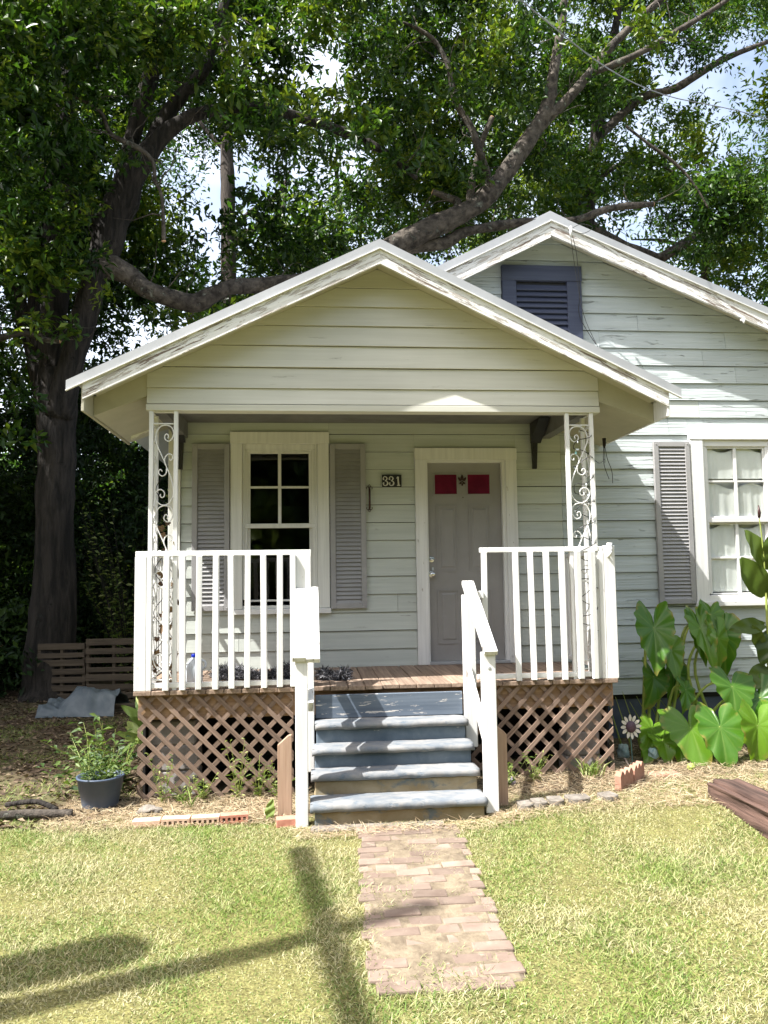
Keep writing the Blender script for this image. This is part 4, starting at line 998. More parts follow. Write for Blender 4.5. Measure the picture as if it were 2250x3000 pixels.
# leafy vine on the left column
vine = empty('dry_vine', (-2.40, -1.28, .9), 'withered brown ivy climbing the left iron column', 'vine')
pts = [(-2.42+.045*math.sin(k*1.1), -1.29+.03*math.cos(k*.9), .92+k*.06) for k in range(30)]
MB().tube(spline(pts, 3), .003, 5).tube(spline([(-2.33+.03*math.sin(k*1.4), -1.27+.02*math.cos(k), .92+k*.06) for k in range(19)], 3), .0028, 5).build('stem', 'bark', vine)
def ivy_mesh(s):
    P = [(0, 0), (.35, -.12), (.55, .12), (.40, .35), (.62, .55), (.30, .60), (0, 1.0), (-.30, .60), (-.62, .55), (-.40, .35), (-.55, .12), (-.35, -.12)]
    V = [(0, 0, .38)]+[(x*1, -.12*abs(x)*1.6, z) for x, z in P]; V = [(a*s, b*s, c*s) for a, b, c in V]
    me = mesh('leaf', V, [(0, i+1, (i+1) % 12+1) for i in range(12)], 'dryleaf'); at = me.attributes.new('rnd', 'FLOAT', 'FACE'); at.data.foreach_set('value', [random.uniform(.1, .6)]*12); return me
IV = [ivy_mesh(s) for s in (.045, .055, .04, .05)]
for k in range(34):
    left = k % 2 == 0; f = random.random(); z = .95+f*(1.1 if left else 1.0)
    if k % 7 == 6: z = random.uniform(2.1, 2.7)
    obj('leaf', random.choice(IV), vine, T((-2.42 if left else -2.33)+random.uniform(-.05, .05), PF-.01+random.uniform(0, .08), z)@Matrix.Rotation(random.uniform(-1, 1), 4, 'Z')@Matrix.Rotation(math.pi+random.uniform(-.9, .9), 4, 'Y'))
# string lights on the right column
lights = empty('string_lights', (1.15, -1.30, 2.1), 'dead string lights wound round the right iron column', 'string lights')
pts = []
for k in range(46):
    t = k/45; pts.append((1.17+.09*math.sin(k*1.3)+.02*random.random(), PF+.03+.05*math.cos(k*1.3)-.03, 3.05-t*1.75+.02*math.sin(k*3)))
sp = spline(pts, 3); MB().tube(sp, .0035, 5).tube(spline([(1.25, PF+.06, 2.85), (1.45, -1.0, 2.80), (1.66, -.62, 2.90)], 8), .003, 5).build('cord', 'wire', lights)
bm_ = mesh('bulb', *tubevf([(0, 0, 0), (0, 0, -.008), (0, 0, -.018), (0, 0, -.026)], [.004, .005, .005, .002], 6), 'jug')
for k in range(0, 46, 3): obj('bulb', bm_, lights, T(*[float(a) for a in pts[k]])@Matrix.Rotation(random.uniform(-1, 1), 4, 'X'))
box('cord_tag', 1.115, 1.145, PF-.01, PF-.008, 2.86, 2.875, 'jug', lights, 0); box('cord_plug', 1.108, 1.124, PF-.014, PF-.002, 2.825, 2.85, 'teal', lights, .002)
hw = empty('hanging_wires', (1.66, -.55, 2.95), 'loose black wire ends dangling under right porch eave', 'wires')
MB().tube(spline([(1.66, -.60, 3.02), (1.65, -.60, 2.92), (1.66, -.60, 2.82), (1.70, -.6, 2.70)], 5), .0035, 5).tube(spline([(1.67, -.60, 3.02), (1.69, -.60, 2.90), (1.73, -.60, 2.78), (1.735, -.6, 2.66)], 5), .0035, 5).tube(spline([(1.66, -.60, 3.02), (1.67, -.59, 2.93), (1.668, -.59, 2.86)], 5), .003, 5).build('wire', 'wire', hw)
MB().tube([(1.665, -.60, 3.10), (1.665, -.60, 3.03), (1.66, -.60, 3.0)], [.02, .016, .006], 8).build('clip', 'bark', hw)
# service fittings on the main gable, in the house
fit = MB().tube([(1.49, -.315, 5.33), (1.49, -.36, 5.33), (1.49, -.37, 5.30), (1.485, -.37, 5.22)], [.012, .012, .016, .013], 8).build('insulator', 'white', house, True)
MB().tube(spline([(1.49, -.36, 5.31), (1.60, -.37, 5.36), (1.72, -.36, 5.33), (1.62, -.35, 5.27), (1.50, -.36, 5.29)], 6), .0032, 5).tube(spline([(1.49, -.36, 5.28), (1.56, -.30, 5.10), (1.65, -.12, 4.75), (1.66, -.06, 4.5), (1.83, -.05, 4.2)], 6), .0036, 5).tube(spline([(1.485, -.36, 5.26), (1.58, -.2, 4.95), (1.70, -.08, 4.5), (1.86, -.05, 4.15)], 6), .003, 5).build('service_wire', 'wire', fit)
MB().tube([(3.30, -.31, 4.40), (3.30, -.36, 4.39), (3.295, -.37, 4.35)], [.012, .016, .01], 8).build('insulator', 'white', house, True)
# overhead cable
o = MB().tube(spline([(-5.5, -9.0, 3.9+2.0), (-2.2, -5.6, 5.2), (.407, -2.5, 6.079), (2.805, .5, 7.772-.35), (6.18, 3.5, 9.02), (14, 10.5, 12.4)], 8), .006, 6).build('overhead_cable', 'wire_grey'); tag(o, 'grey overhead cable crossing the sky at upper right', 'cable')
# utility pole behind the viewer, whose shadow falls on the lawn
pole = empty('utility_pole', (-6.25, -5.88, 0), 'wooden utility pole with crossarm standing outside the view to the left', 'utility pole')
MB().tube([(-6.25, -5.88, -.1), (-6.25, -5.88, 4.5), (-6.25, -5.88, 9.0)], [.12, .10, .075], 14).build('pole', 'pole', pole, True)
d_ = Vector((.12, -1, 0)).normalized(); arm = MB(); c0 = Vector((-6.25, -5.88, 7.9)); nn = Vector((-d_.y, d_.x, 0))
V = [c0+d_*a+nn*b+Vector((0, 0, z)) for z in (-.06, .06) for a, b in ((-1.3, .11), (1.25, .11), (1.25, .20), (-1.3, .20))]
arm.add(V, BOXF); arm.build('crossarm', 'pole', pole)
MB().tube([(-6.32, -5.56, 5.55), (-6.32, -5.56, 5.6), (-6.32, -5.56, 6.6), (-6.32, -5.56, 6.65)], [.16, .18, .18, .16], 16).build('transformer', 'metal', pole, True)

# ------------------------------------------------------------------ elephant ears
def ear_mesh(ln, wd, kind):
    """heart-shaped leaf in its own frame: stalk joint at origin, tip along +X, blade normal +Z"""
    seg, rings = 72, 7; V = [(0, 0, 0)]; vein = [1.]; F = []
    VA = [0, 28, 55, 85, 118, 148]
    ph = random.uniform(0, 6.28); cup = random.uniform(.2, .6); rf = random.uniform(.025, .05); fd = random.uniform(.05, .5)
    def rad(a):
        d = abs(math.degrees(a)); 
        tb = [(0, 1.0), (6, .90), (14, .78), (30, .63), (55, .55), (85, .55), (115, .64), (140, .70), (158, .62), (170, .34), (180, .10)]
        for (x0, y0), (x1, y1) in zip(tb, tb[1:]):
            if d <= x1: return y0+(y1-y0)*(d-x0)/(x1-x0)
        return .1
    for r in range(1, rings+1):
        f = r/rings
        for k in range(seg):
            a = -math.pi+2*math.pi*k/seg; R = rad(a)*f; w = (1+(.035*math.sin(a*11+ph)+.03*math.sin(a*17+2*ph)+.05*math.sin(a*3+ph))*f*f)
            x = math.cos(a)*R*w*ln; y = math.sin(a)*R*w*wd/1.18
            dv = min(abs(abs(math.degrees(a))-q) for q in VA); on = 1. if dv < 2.6 else 0.
            z = -cup*ln*(x/ln)**2*.8+rf*ln*f*f*math.sin(a*9+ph)+fd*abs(y)-.002*ln*on*f
            V.append((x, y, z)); vein.append(on*(1-.45*f)*(1.6 if abs(a) < .1 else .8) if dv < 2.6 else 0.)
    for k in range(seg): F.append((0, 1+k, 1+(k+1) % seg))
    for r in range(rings-1):
        for k in range(seg):
            a = 1+r*seg+k; b = 1+r*seg+(k+1) % seg; F.append((a, a+seg, b+seg, b))
    F = [f for i, f in enumerate(F)]
    me = mesh('leaf', V, F, 'ear', True)
    at = me.attributes.new('edge', 'FLOAT', 'POINT'); at.data.foreach_set('value', [0.]+[(r+1)/rings for r in range(rings) for k in range(seg)])
    at = me.attributes.new('vein', 'FLOAT', 'POINT'); at.data.foreach_set('value', vein)
    tone = {'a': random.uniform(.0, .3), 'b': random.uniform(.5, .85), 'c': random.uniform(.75, 1.)}[kind]
    at = me.attributes.new('rnd', 'FLOAT', 'FACE'); at.data.foreach_set('value', [tone]*len(F)); return me
def frame(J, Tp, facing, twist=0.):
    x = (Vector(Tp)-Vector(J)); x.normalize(); z = Vector(facing); z = (z-x*z.dot(x)).normalized(); y = z.cross(x)
    M = Matrix((x, y, z)).transposed().to_4x4()@Matrix.Rotation(twist, 4, 'X'); M.translation = Vector(J); return M
EARS = [((2.02, -.75, 1.27), (1.95, -.98, .86), .37, 'a'), ((2.06, -.6, .80), (1.98, -.78, .54), .33, 'a'), ((2.24, -.62, 1.05), (2.23, -.8, .80), .24, 'b'), ((2.31, -.5, .83), (2.25, -.65, .52), .26, 'a'),
        ((2.54, -.6, 1.26), (2.55, -.72, .90), .22, 'a'), ((2.53, -.65, 1.25), (2.56, -.88, .90), .24, 'b'), ((2.72, -.5, 1.37), (2.62, -.72, 1.12), .25, 'a'), ((2.67, -.7, 1.16), (2.63, -.82, .78), .24, 'b'), ((2.80, -.55, 1.18), (2.79, -.65, .80), .34, 'a'),
        ((2.19, -1.05, .40), (2.20, -1.30, .085), .50, 'b'), ((2.41, -1.15, .42), (2.37, -1.38, .08), .42, 'a'), ((2.73, -1.2, .43), (2.67, -1.32, .09), .42, 'c'), ((2.68, -.9, .73), (2.63, -1.08, .46), .46, 'a'), ((2.28, -.8, .70), (2.22, -.97, .52), .21, 'a'),
        ((1.92, -.85, .36), (1.79, -1.02, .20), .28, 'c'), ((1.97, -.95, .27), (1.97, -1.12, .12), .26, 'c'), ((2.12, -.95, .24), (2.06, -1.15, .10), .24, 'b'), ((1.88, -.9, .22), (1.75, -1.1, .12), .24, 'c'), ((2.95, -.9, .62), (2.98, -1.1, .30), .40, 'a'), ((3.1, -1.1, .45), (3.12, -1.3, .12), .4, 'b')]
ears = empty('elephant_ear_plant', (2.25, -.7, gz(2.25, -.7)), 'clump of large green elephant ear leaves under the right window', 'plant')
for i, (J, Tp, w, kd) in enumerate(EARS):
    ln = (Vector(Tp)-Vector(J)).length*1.02
    Fd = (random.uniform(-.35, .2), -1., random.uniform(.2, .6))
    obj('leaf', ear_mesh(ln, w, kd), ears, frame(J, Tp, Fd, random.uniform(-.25, .25)))
    bx = 1.95+.32*((J[0]-1.9)/1.0)+random.uniform(-.06, .06); by = -.55+random.uniform(-.12, .1); bz = gz(bx, by)-.02
    mid = ((bx*.55+J[0]*.45), by*.5+J[1]*.5+.05, bz+(J[2]-bz)*.62+.04)
    if J[0] > 2.6: bx = 2.35+random.uniform(-.05, .4)
    MB().tube(spline([(bx, by, bz), mid, ((mid[0]+J[0])/2, (mid[1]+J[1])/2+.03, J[2]*.9+mid[2]*.1+.03), J], 5), [.019-.012*k/15 for k in range(16)], 7).build('stalk', 'petiole', ears, True)
for k in range(8):
    x = 1.66+k*.09; MB().tube(spline([(x+.12, -.5, .08), (x+.06, -.5, .30), (x-.02*k+.01, -.45, .55+.05*(k % 3))], 5), [.012-.001*i for i in range(11)], 6).build('stalk', 'petiole', ears, True)
# bronze leaved canna at the right edge
canna = empty('canna_plant', (3.12, -.75, gz(3.1, -.75)), 'tall bronze leaved canna at right edge against the window', 'plant')
MB().tube(spline([(3.10, -.72, .05), (3.13, -.75, .9), (3.14, -.76, 1.6), (3.12, -.78, 2.05), (3.10, -.78, 2.30)], 5), [.016-.0006*k for k in range(21)], 8).build('stalk', 'petiole', canna, True)
MB().tube([(3.10, -.78, 2.30), (3.105, -.78, 2.35), (3.10, -.78, 2.42)], [.012, .016, .005], 7).build('flower_bud', 'bronze', canna, True)
def paddle(ln, wd):
    n, m_ = 14, 8; V = []; F = []; ph = random.uniform(0, 6)
    for i in range(n+1):
        t = i/n; w = wd*.5*math.sin(math.pi*min(1, t*.93+.05))**.75
        for k in range(m_+1):
            s = k/m_*2-1; V.append((t*ln, s*w, .10*abs(s)*w*2-.25*ln*t*t+.008*math.sin(t*17+s*3+ph)))
    F = [(i*(m_+1)+k, (i+1)*(m_+1)+k, (i+1)*(m_+1)+k+1, i*(m_+1)+k+1) for i in range(n) for k in range(m_)]
    me = mesh('leaf', V, F, 'canna', True); at = me.attributes.new('rnd', 'FLOAT', 'FACE'); at.data.foreach_set('value', [random.random()]*len(F)); return me
for J, Tp, w in [((3.13, -.75, 1.80), (3.02, -.85, 2.14), .20), ((3.13, -.75, 1.55), (2.93, -.86, 1.86), .20), ((3.12, -.75, 1.28), (2.80, -.85, 1.28), .13), ((3.06, -.75, 1.05), (2.98, -.85, 1.24), .11), ((3.18, -.75, 1.80), (3.24, -.85, 2.12), .18), ((3.15, -.75, 1.22), (3.02, -.88, .98), .14), ((3.19, -.75, 1.48), (3.32, -.85, 1.75), .18), ((3.1, -.75, .9), (2.9, -.9, .75), .15), ((3.15, -.75, 1.0), (3.4, -.9, 1.0), .16)]:
    obj('leaf', paddle((Vector(Tp)-Vector(J)).length*1.1, w*1.25), canna, frame(J, Tp, (random.uniform(-.2, .2), -1, .35), random.uniform(-.5, .5)))
# metal sunflower
sf = empty('flower_ornament', (1.66, -.98, .1), 'cream petalled metal flower stake beside right lattice', 'garden ornament')
fc = Vector((1.655, -1.0, .42)); Rf = Matrix.Rotation(.22, 4, 'Z')@Matrix.Rotation(-.12, 4, 'X')
V = [(0, 0, 0)]; me = mesh('petal', [(0, 0, .045), (-.013, -.002, .065), (-.018, -.004, .09), (-.010, -.006, .115), (0, -.008, .124), (.010, -.006, .115), (.018, -.004, .09), (.013, -.002, .065)]+[(a, .004+b, c) for a, b, c in [(0, 0, .045), (-.013, -.002, .065), (-.018, -.004, .09), (-.010, -.006, .115), (0, -.008, .124), (.010, -.006, .115), (.018, -.004, .09), (.013, -.002, .065)]],
          [tuple(range(8)), tuple(range(15, 7, -1))]+[(i, i+8, (i+1) % 8+8, (i+1) % 8) for i in range(8)], 'petal')
for k in range(12): obj('petal', me, sf, Matrix.Translation(fc)@Rf@Matrix.Rotation(2*math.pi*k/12+random.uniform(-.05, .05), 4, 'Y')@Matrix.Scale(.88, 4))
MB().tube([(0, .012, 0), (0, -.006, 0), (0, -.02, 0), (0, -.028, 0)], [.050, .052, .042, .015], 22).build('flower_centre', 'purple', sf, True, M=Matrix.Translation(fc)@Rf)
MB().tube([(1.655, -.985, .40), (1.662, -.98, .24), (1.672, -.97, .05)], .004, 6).build('stake', 'teal', sf)
rock('garden_stone', (1.64, -.84, .17), (.055, .05, .07), 'tealglass', 'verdigris ornament standing behind the metal flower', 'ornament')
rock('glass_float', (1.86, -.98, .17), (.05, .05, .055), 'tealglass', 'blue green glass ball between flower stake and elephant ears', 'ornament')
o = MB().tube(spline([(1.42, -1.42, .25), (1.46, -1.45, .17), (1.55, -1.5, .10)], 4), .006, 6).build('stick', 'bark_pale'); tag(o, 'bare forked stick poking from straw beside lattice', 'stick')

# ------------------------------------------------------------------ small plants by the porch
def tuft(name, x, y, r, h, n, mat, label, wide=.006, cat='weed', group=None):
    P = []; C = np.array([(x+random.gauss(0, r*.4), y+random.gauss(0, r*.4), gz(x, y)) for _ in range(n)]); a = RNG.uniform(0, 6.28, n); ln = h*RNG.uniform(.5, 1.2, n)
    d = np.stack([np.cos(a)*.5, np.sin(a)*.5, np.full(n, 1.)], 1); V, s, i, r_ = blades(C, d, ln, np.full(n, wide), RNG.random(n))
    return tag(obj(name, big_mesh(name, V, s, i, mat, r_)), label, cat, group)
def blades(C, d, ln, wd, rnd, bend=.35):
    """grass blades: quad + tip"""
    n = len(C); d = unit(d); side = unit(np.cross(d, np.array([0., 0, 1])+RNG.normal(size=(n, 3))*.3)); out = unit(d*np.array([1, 1, 0])+RNG.normal(size=(n, 3))*.2)
    L = ln[:, None]; W = wd[:, None]*.5; V = np.empty((n, 5, 3)); mid = C+d*L*.55+out*L*bend*.18; tip = C+d*L+out*L*bend-np.array([0, 0, 1.])*L*bend*.35
    V[:, 0] = C-side*W; V[:, 1] = C+side*W; V[:, 2] = mid+side*W*.85; V[:, 3] = mid-side*W*.85; V[:, 4] = tip
    k = (np.arange(n)*5)[:, None]; idx = np.concatenate([k+[0, 1, 2, 3], k+[3, 2, 4]], 1).ravel(); sizes = np.tile([4, 3], n)
    return V.reshape(-1, 3), sizes, idx, np.repeat(rnd, 2)
tuft('grass_tuft', 1.13, -1.42, .10, .17, 60, 'weed', 'bright green grass tuft in front of right lattice', .010)
tuft('grass_tuft', -2.12, -1.55, .05, .16, 14, 'weed', 'thin green blades at foot of left lattice corner', .012)
wp = [(-2.35, -1.42, .42), (-2.05, -1.40, .25), (-1.78, -1.42, .55), (-1.62, -1.40, .35), (-1.46, -1.45, .30), (-2.2, -1.42, .2), (.62, -1.50, .26), (.40, -1.56, .22)]
WL = ['pale weed growing against left end of the left lattice', 'low weed at foot of the left lattice', 'tallest pale weed in front of the left lattice', 'weed in front of left lattice next to the tallest', 'weed beside the brown board at left stair post', 'small weed near left lattice corner', 'straggling weed below right lattice', 'low weed beside right stair post']
for (x, y, h), lb in zip(wp, WL):
    e = empty('weed', (x, y, gz(x, y)), lb, 'weed', 'weeds along the porch lattice'); st = [(x+random.uniform(-.02, .02), y, gz(x, y), x+random.uniform(-.13, .13), y-random.uniform(-.02, .08), gz(x, y)+h*random.uniform(.5, 1)) for _ in range(7)]
    stems_tube('stem', st, 'petiole', e, .002); leaf_cluster('foliage', st, 'weed', e, .055, .008, 9)
e = empty('weed', (-1.50, -1.98, gz(-1.5, -1.98)), 'broad green leaf beside the left end board', 'weed')
obj('leaf', paddle(.15, .075), e, frame((-1.50, -1.98, gz(-1.5, -1.98)), (-1.49, -2.0, .17), (-.3, -1, .2))).data.materials[0] = MT['weed']
# shrubs at the left corner of the porch
sh = empty('shrub', (-2.95, -.75, .02), 'loose green shrub at the left corner of the porch', 'shrub'); st = [(-2.9+random.uniform(-.12, .1), -.8+random.uniform(-.4, .4), .02, -2.95+random.uniform(-.45, .28), -.8+random.uniform(-.6, .5), random.uniform(.15, .6)) for _ in range(38)]
stems_tube('stem', st, 'petiole', sh, .003); leaf_cluster('foliage', st, 'leaf_pot', sh, .10, .011, 13)
e = empty('lily_plant', (-2.75, .3, .02), 'broad leaved green plant behind left corner of porch', 'plant')
for k in range(14):
    a = random.uniform(2.0, 5.6); obj('leaf', paddle(random.uniform(.25, .42), .10), e, frame((-2.78, .2+random.uniform(-.1, .1), .15+.03*k), (-2.78+.3*math.cos(a), .2+.3*math.sin(a), .35+.04*k), (-.3, -.8, .6))).data.materials[0] = MT['weed']

# ------------------------------------------------------------------ trees
TREES = {
 'oak': {'trunk': [[(-5.14, 4.6, -0.74, 0.412), (-5.08, 4.6, 0.43, 0.338), (-5.1, 4.6, 1.83, 0.306), (-5.11, 4.6, 2.9, 0.286), (-5.11, 4.6, 3.99, 0.281), (-5.12, 4.6, 4.64, 0.29), (-5.16, 4.6, 5.09, 0.247)]], 'limb': [[(-5.24, 4.75, 4.75, 0.227), (-5.27, 4.85, 5.91, 0.216), (-5.29, 5.0, 7.05, 0.212), (-5.33, 5.1, 8.04, 0.2), (-5.35, 5.2, 8.97, 0.179), (-5.27, 5.2, 9.88, 0.157), (-5.24, 5.3, 10.94, 0.127), (-5.18, 5.5, 12.8, 0.098)], [(-5.07, 4.5, 4.33, 0.222), (-4.88, 4.4, 5.04, 0.2), (-4.68, 4.4, 5.85, 0.18), (-4.49, 4.3, 6.41, 0.187), (-4.36, 4.3, 6.93, 0.238), (-4.22, 4.3, 7.46, 0.254), (-4.0, 4.25, 7.96, 0.225), (-3.75, 4.2, 8.36, 0.167), (-3.5, 4.2, 8.71, 0.139), (-3.22, 4.2, 8.97, 0.117), (-2.97, 4.2, 9.12, 0.103), (-2.39, 4.2, 9.28, 0.085), (-1.8, 4.2, 9.28, 0.082), (-1.07, 4.2, 9.08, 0.074), (-0.32, 4.2, 8.84, 0.067), (0.27, 4.2, 8.47, 0.056), (0.57, 4.2, 8.21, 0.037)], [(-4.11, 4.3, 7.76, 0.189), (-3.95, 4.3, 8.75, 0.132), (-3.64, 4.3, 9.93, 0.126), (-3.43, 4.3, 10.72, 0.104), (-3.22, 4.3, 11.76, 0.075)], [(-3.66, 4.25, 8.58, 0.146), (-3.37, 4.4, 9.34, 0.119), (-2.85, 4.4, 10.03, 0.098), (-2.63, 4.4, 10.76, 0.083), (-2.41, 4.4, 11.73, 0.069)], [(-4.28, 4.3, 7.08, 0.159), (-4.54, 4.3, 7.45, 0.123), (-4.89, 4.3, 7.81, 0.094), (-5.32, 4.3, 8.17, 0.072), (-5.67, 4.3, 8.46, 0.051)], [(-4.42, 4.3, 6.7, 0.223), (-4.11, 4.3, 6.6, 0.188), (-3.89, 4.3, 6.46, 0.152), (-3.68, 4.2, 6.27, 0.129), (-3.21, 4.2, 6.11, 0.122), (-2.93, 4.2, 6.07, 0.13), (-2.46, 4.2, 6.31, 0.13), (-2.02, 4.4, 6.44, 0.133), (-1.38, 4.4, 6.51, 0.141), (-0.46, 4.8, 6.96, 0.162), (0.34, 5.0, 7.45, 0.182), (1.11, 5.0, 7.86, 0.183), (1.65, 5.0, 8.12, 0.168), (2.15, 5.0, 8.64, 0.153), (2.67, 5.0, 9.38, 0.146), (3.02, 5.0, 9.99, 0.119), (3.22, 5.0, 10.9, 0.087), (3.38, 5.0, 11.79, 0.075), (3.46, 5.0, 12.58, 0.054)], [(2.75, 5.0, 9.51, 0.106), (3.41, 5.0, 10.18, 0.086), (3.89, 5.0, 10.76, 0.079), (4.34, 5.0, 11.31, 0.071), (5.16, 5.0, 12.11, 0.059), (5.71, 5.0, 12.72, 0.042)], [(3.85, 5.0, 10.68, 0.066), (4.68, 5.0, 11.06, 0.058), (5.39, 5.0, 11.5, 0.05), (6.21, 5.0, 12.03, 0.042), (6.76, 5.0, 12.43, 0.034)], [(1.61, 5.0, 8.14, 0.072), (1.66, 5.0, 8.62, 0.064), (1.84, 5.0, 9.3, 0.053), (2.04, 5.0, 9.78, 0.045)], [(1.2, 5.0, 7.86, 0.088), (1.4, 5.0, 8.2, 0.068), (1.16, 5.0, 8.32, 0.056), (0.96, 5.0, 8.4, 0.048)], [(0.37, 5.2, 7.47, 0.121), (1.18, 5.2, 7.58, 0.101), (1.6, 5.2, 7.8, 0.089), (2.77, 5.2, 8.02, 0.074), (3.53, 5.2, 8.06, 0.066), (4.22, 5.2, 8.3, 0.058), (5.0, 5.2, 8.4, 0.046)], [(-5.46, 5.3, 4.49, 0.175), (-5.73, 5.5, 5.4, 0.155), (-5.93, 5.5, 6.11, 0.148), (-6.21, 5.5, 6.83, 0.133), (-6.53, 5.5, 7.38, 0.125), (-6.85, 5.5, 8.27, 0.11)], [(-5.67, 5.4, 5.61, 0.1), (-5.78, 5.4, 6.48, 0.101), (-5.74, 5.4, 7.52, 0.094), (-5.65, 5.4, 8.5, 0.079), (-5.64, 5.4, 9.74, 0.055)], [(-4.71, 3.4, 8.91, 0.02), (-4.22, 3.4, 8.65, 0.027), (-4.05, 3.4, 8.3, 0.034), (-3.65, 3.4, 8.1, 0.037), (-3.45, 3.4, 7.9, 0.034), (-3.41, 3.4, 7.62, 0.031), (-3.31, 3.4, 7.34, 0.027), (-3.28, 3.4, 6.71, 0.03)], [(-6.12, 3.9, 5.27, 0.068), (-5.73, 3.9, 5.38, 0.055), (-5.4, 3.9, 5.46, 0.048), (-5.07, 3.9, 5.36, 0.041), (-4.87, 3.9, 5.35, 0.038)], [(0.44, 4.6, 11.17, 0.02), (0.68, 4.6, 11.07, 0.035), (0.99, 4.6, 10.85, 0.043), (1.22, 4.6, 10.36, 0.047), (1.32, 4.6, 9.79, 0.055), (1.59, 4.6, 9.31, 0.059), (1.74, 4.6, 8.82, 0.067), (1.98, 4.9, 8.46, 0.072)]]},
 'slim': {'trunk': [[(-3.44, 14.0, 6.29, 0.232), (-3.44, 14.0, 10.28, 0.216), (-3.46, 14.0, 13.0, 0.199), (-3.52, 14.0, 15.08, 0.173), (-3.5, 14.0, 17.9, 0.148), (-3.37, 14.0, 20.35, 0.109)]], 'limb': [[(-3.35, 14.0, 11.23, 0.118), (-2.57, 14.0, 11.86, 0.093), (-1.98, 14.0, 12.09, 0.086), (-1.81, 14.0, 13.06, 0.047)], [(-3.41, 14.0, 11.63, 0.066), (-2.77, 14.0, 12.27, 0.06), (-2.04, 14.0, 12.77, 0.053), (-1.71, 14.0, 13.47, 0.033)], [(-3.46, 14.0, 13.97, 0.08), (-4.28, 14.0, 14.9, 0.06), (-4.67, 14.0, 16.0, 0.04)]]},
 'right': {'trunk': [[(5.07, 9.5, 6.94, 0.313), (5.24, 9.5, 9.16, 0.251), (5.41, 9.5, 10.64, 0.198), (5.64, 9.5, 11.79, 0.166), (5.87, 9.5, 13.31, 0.123), (6.28, 9.5, 14.98, 0.09), (6.58, 9.5, 16.43, 0.068)]], 'limb': [[(7.13, 9.5, 9.21, 0.121), (8.02, 9.5, 9.78, 0.1), (8.74, 9.5, 10.17, 0.078), (9.71, 9.5, 10.66, 0.05)], [(5.71, 9.5, 12.14, 0.1), (6.79, 9.5, 13.18, 0.101), (7.74, 9.5, 13.52, 0.09), (8.95, 9.5, 14.29, 0.074), (10.17, 9.5, 14.83, 0.052)], [(5.43, 9.5, 10.76, 0.077), (6.14, 9.5, 11.47, 0.055), (7.18, 9.5, 11.62, 0.045), (8.08, 9.5, 10.84, 0.033)], [(5.34, 7.0, 10.96, 0.029), (5.8, 7.0, 10.6, 0.033), (6.38, 7.0, 10.18, 0.033), (6.76, 7.0, 9.74, 0.024), (7.03, 7.0, 9.26, 0.019)], [(5.24, 9.5, 10.07, 0.164), (6.18, 9.5, 9.53, 0.143), (7.13, 9.5, 9.21, 0.121)]]},
}
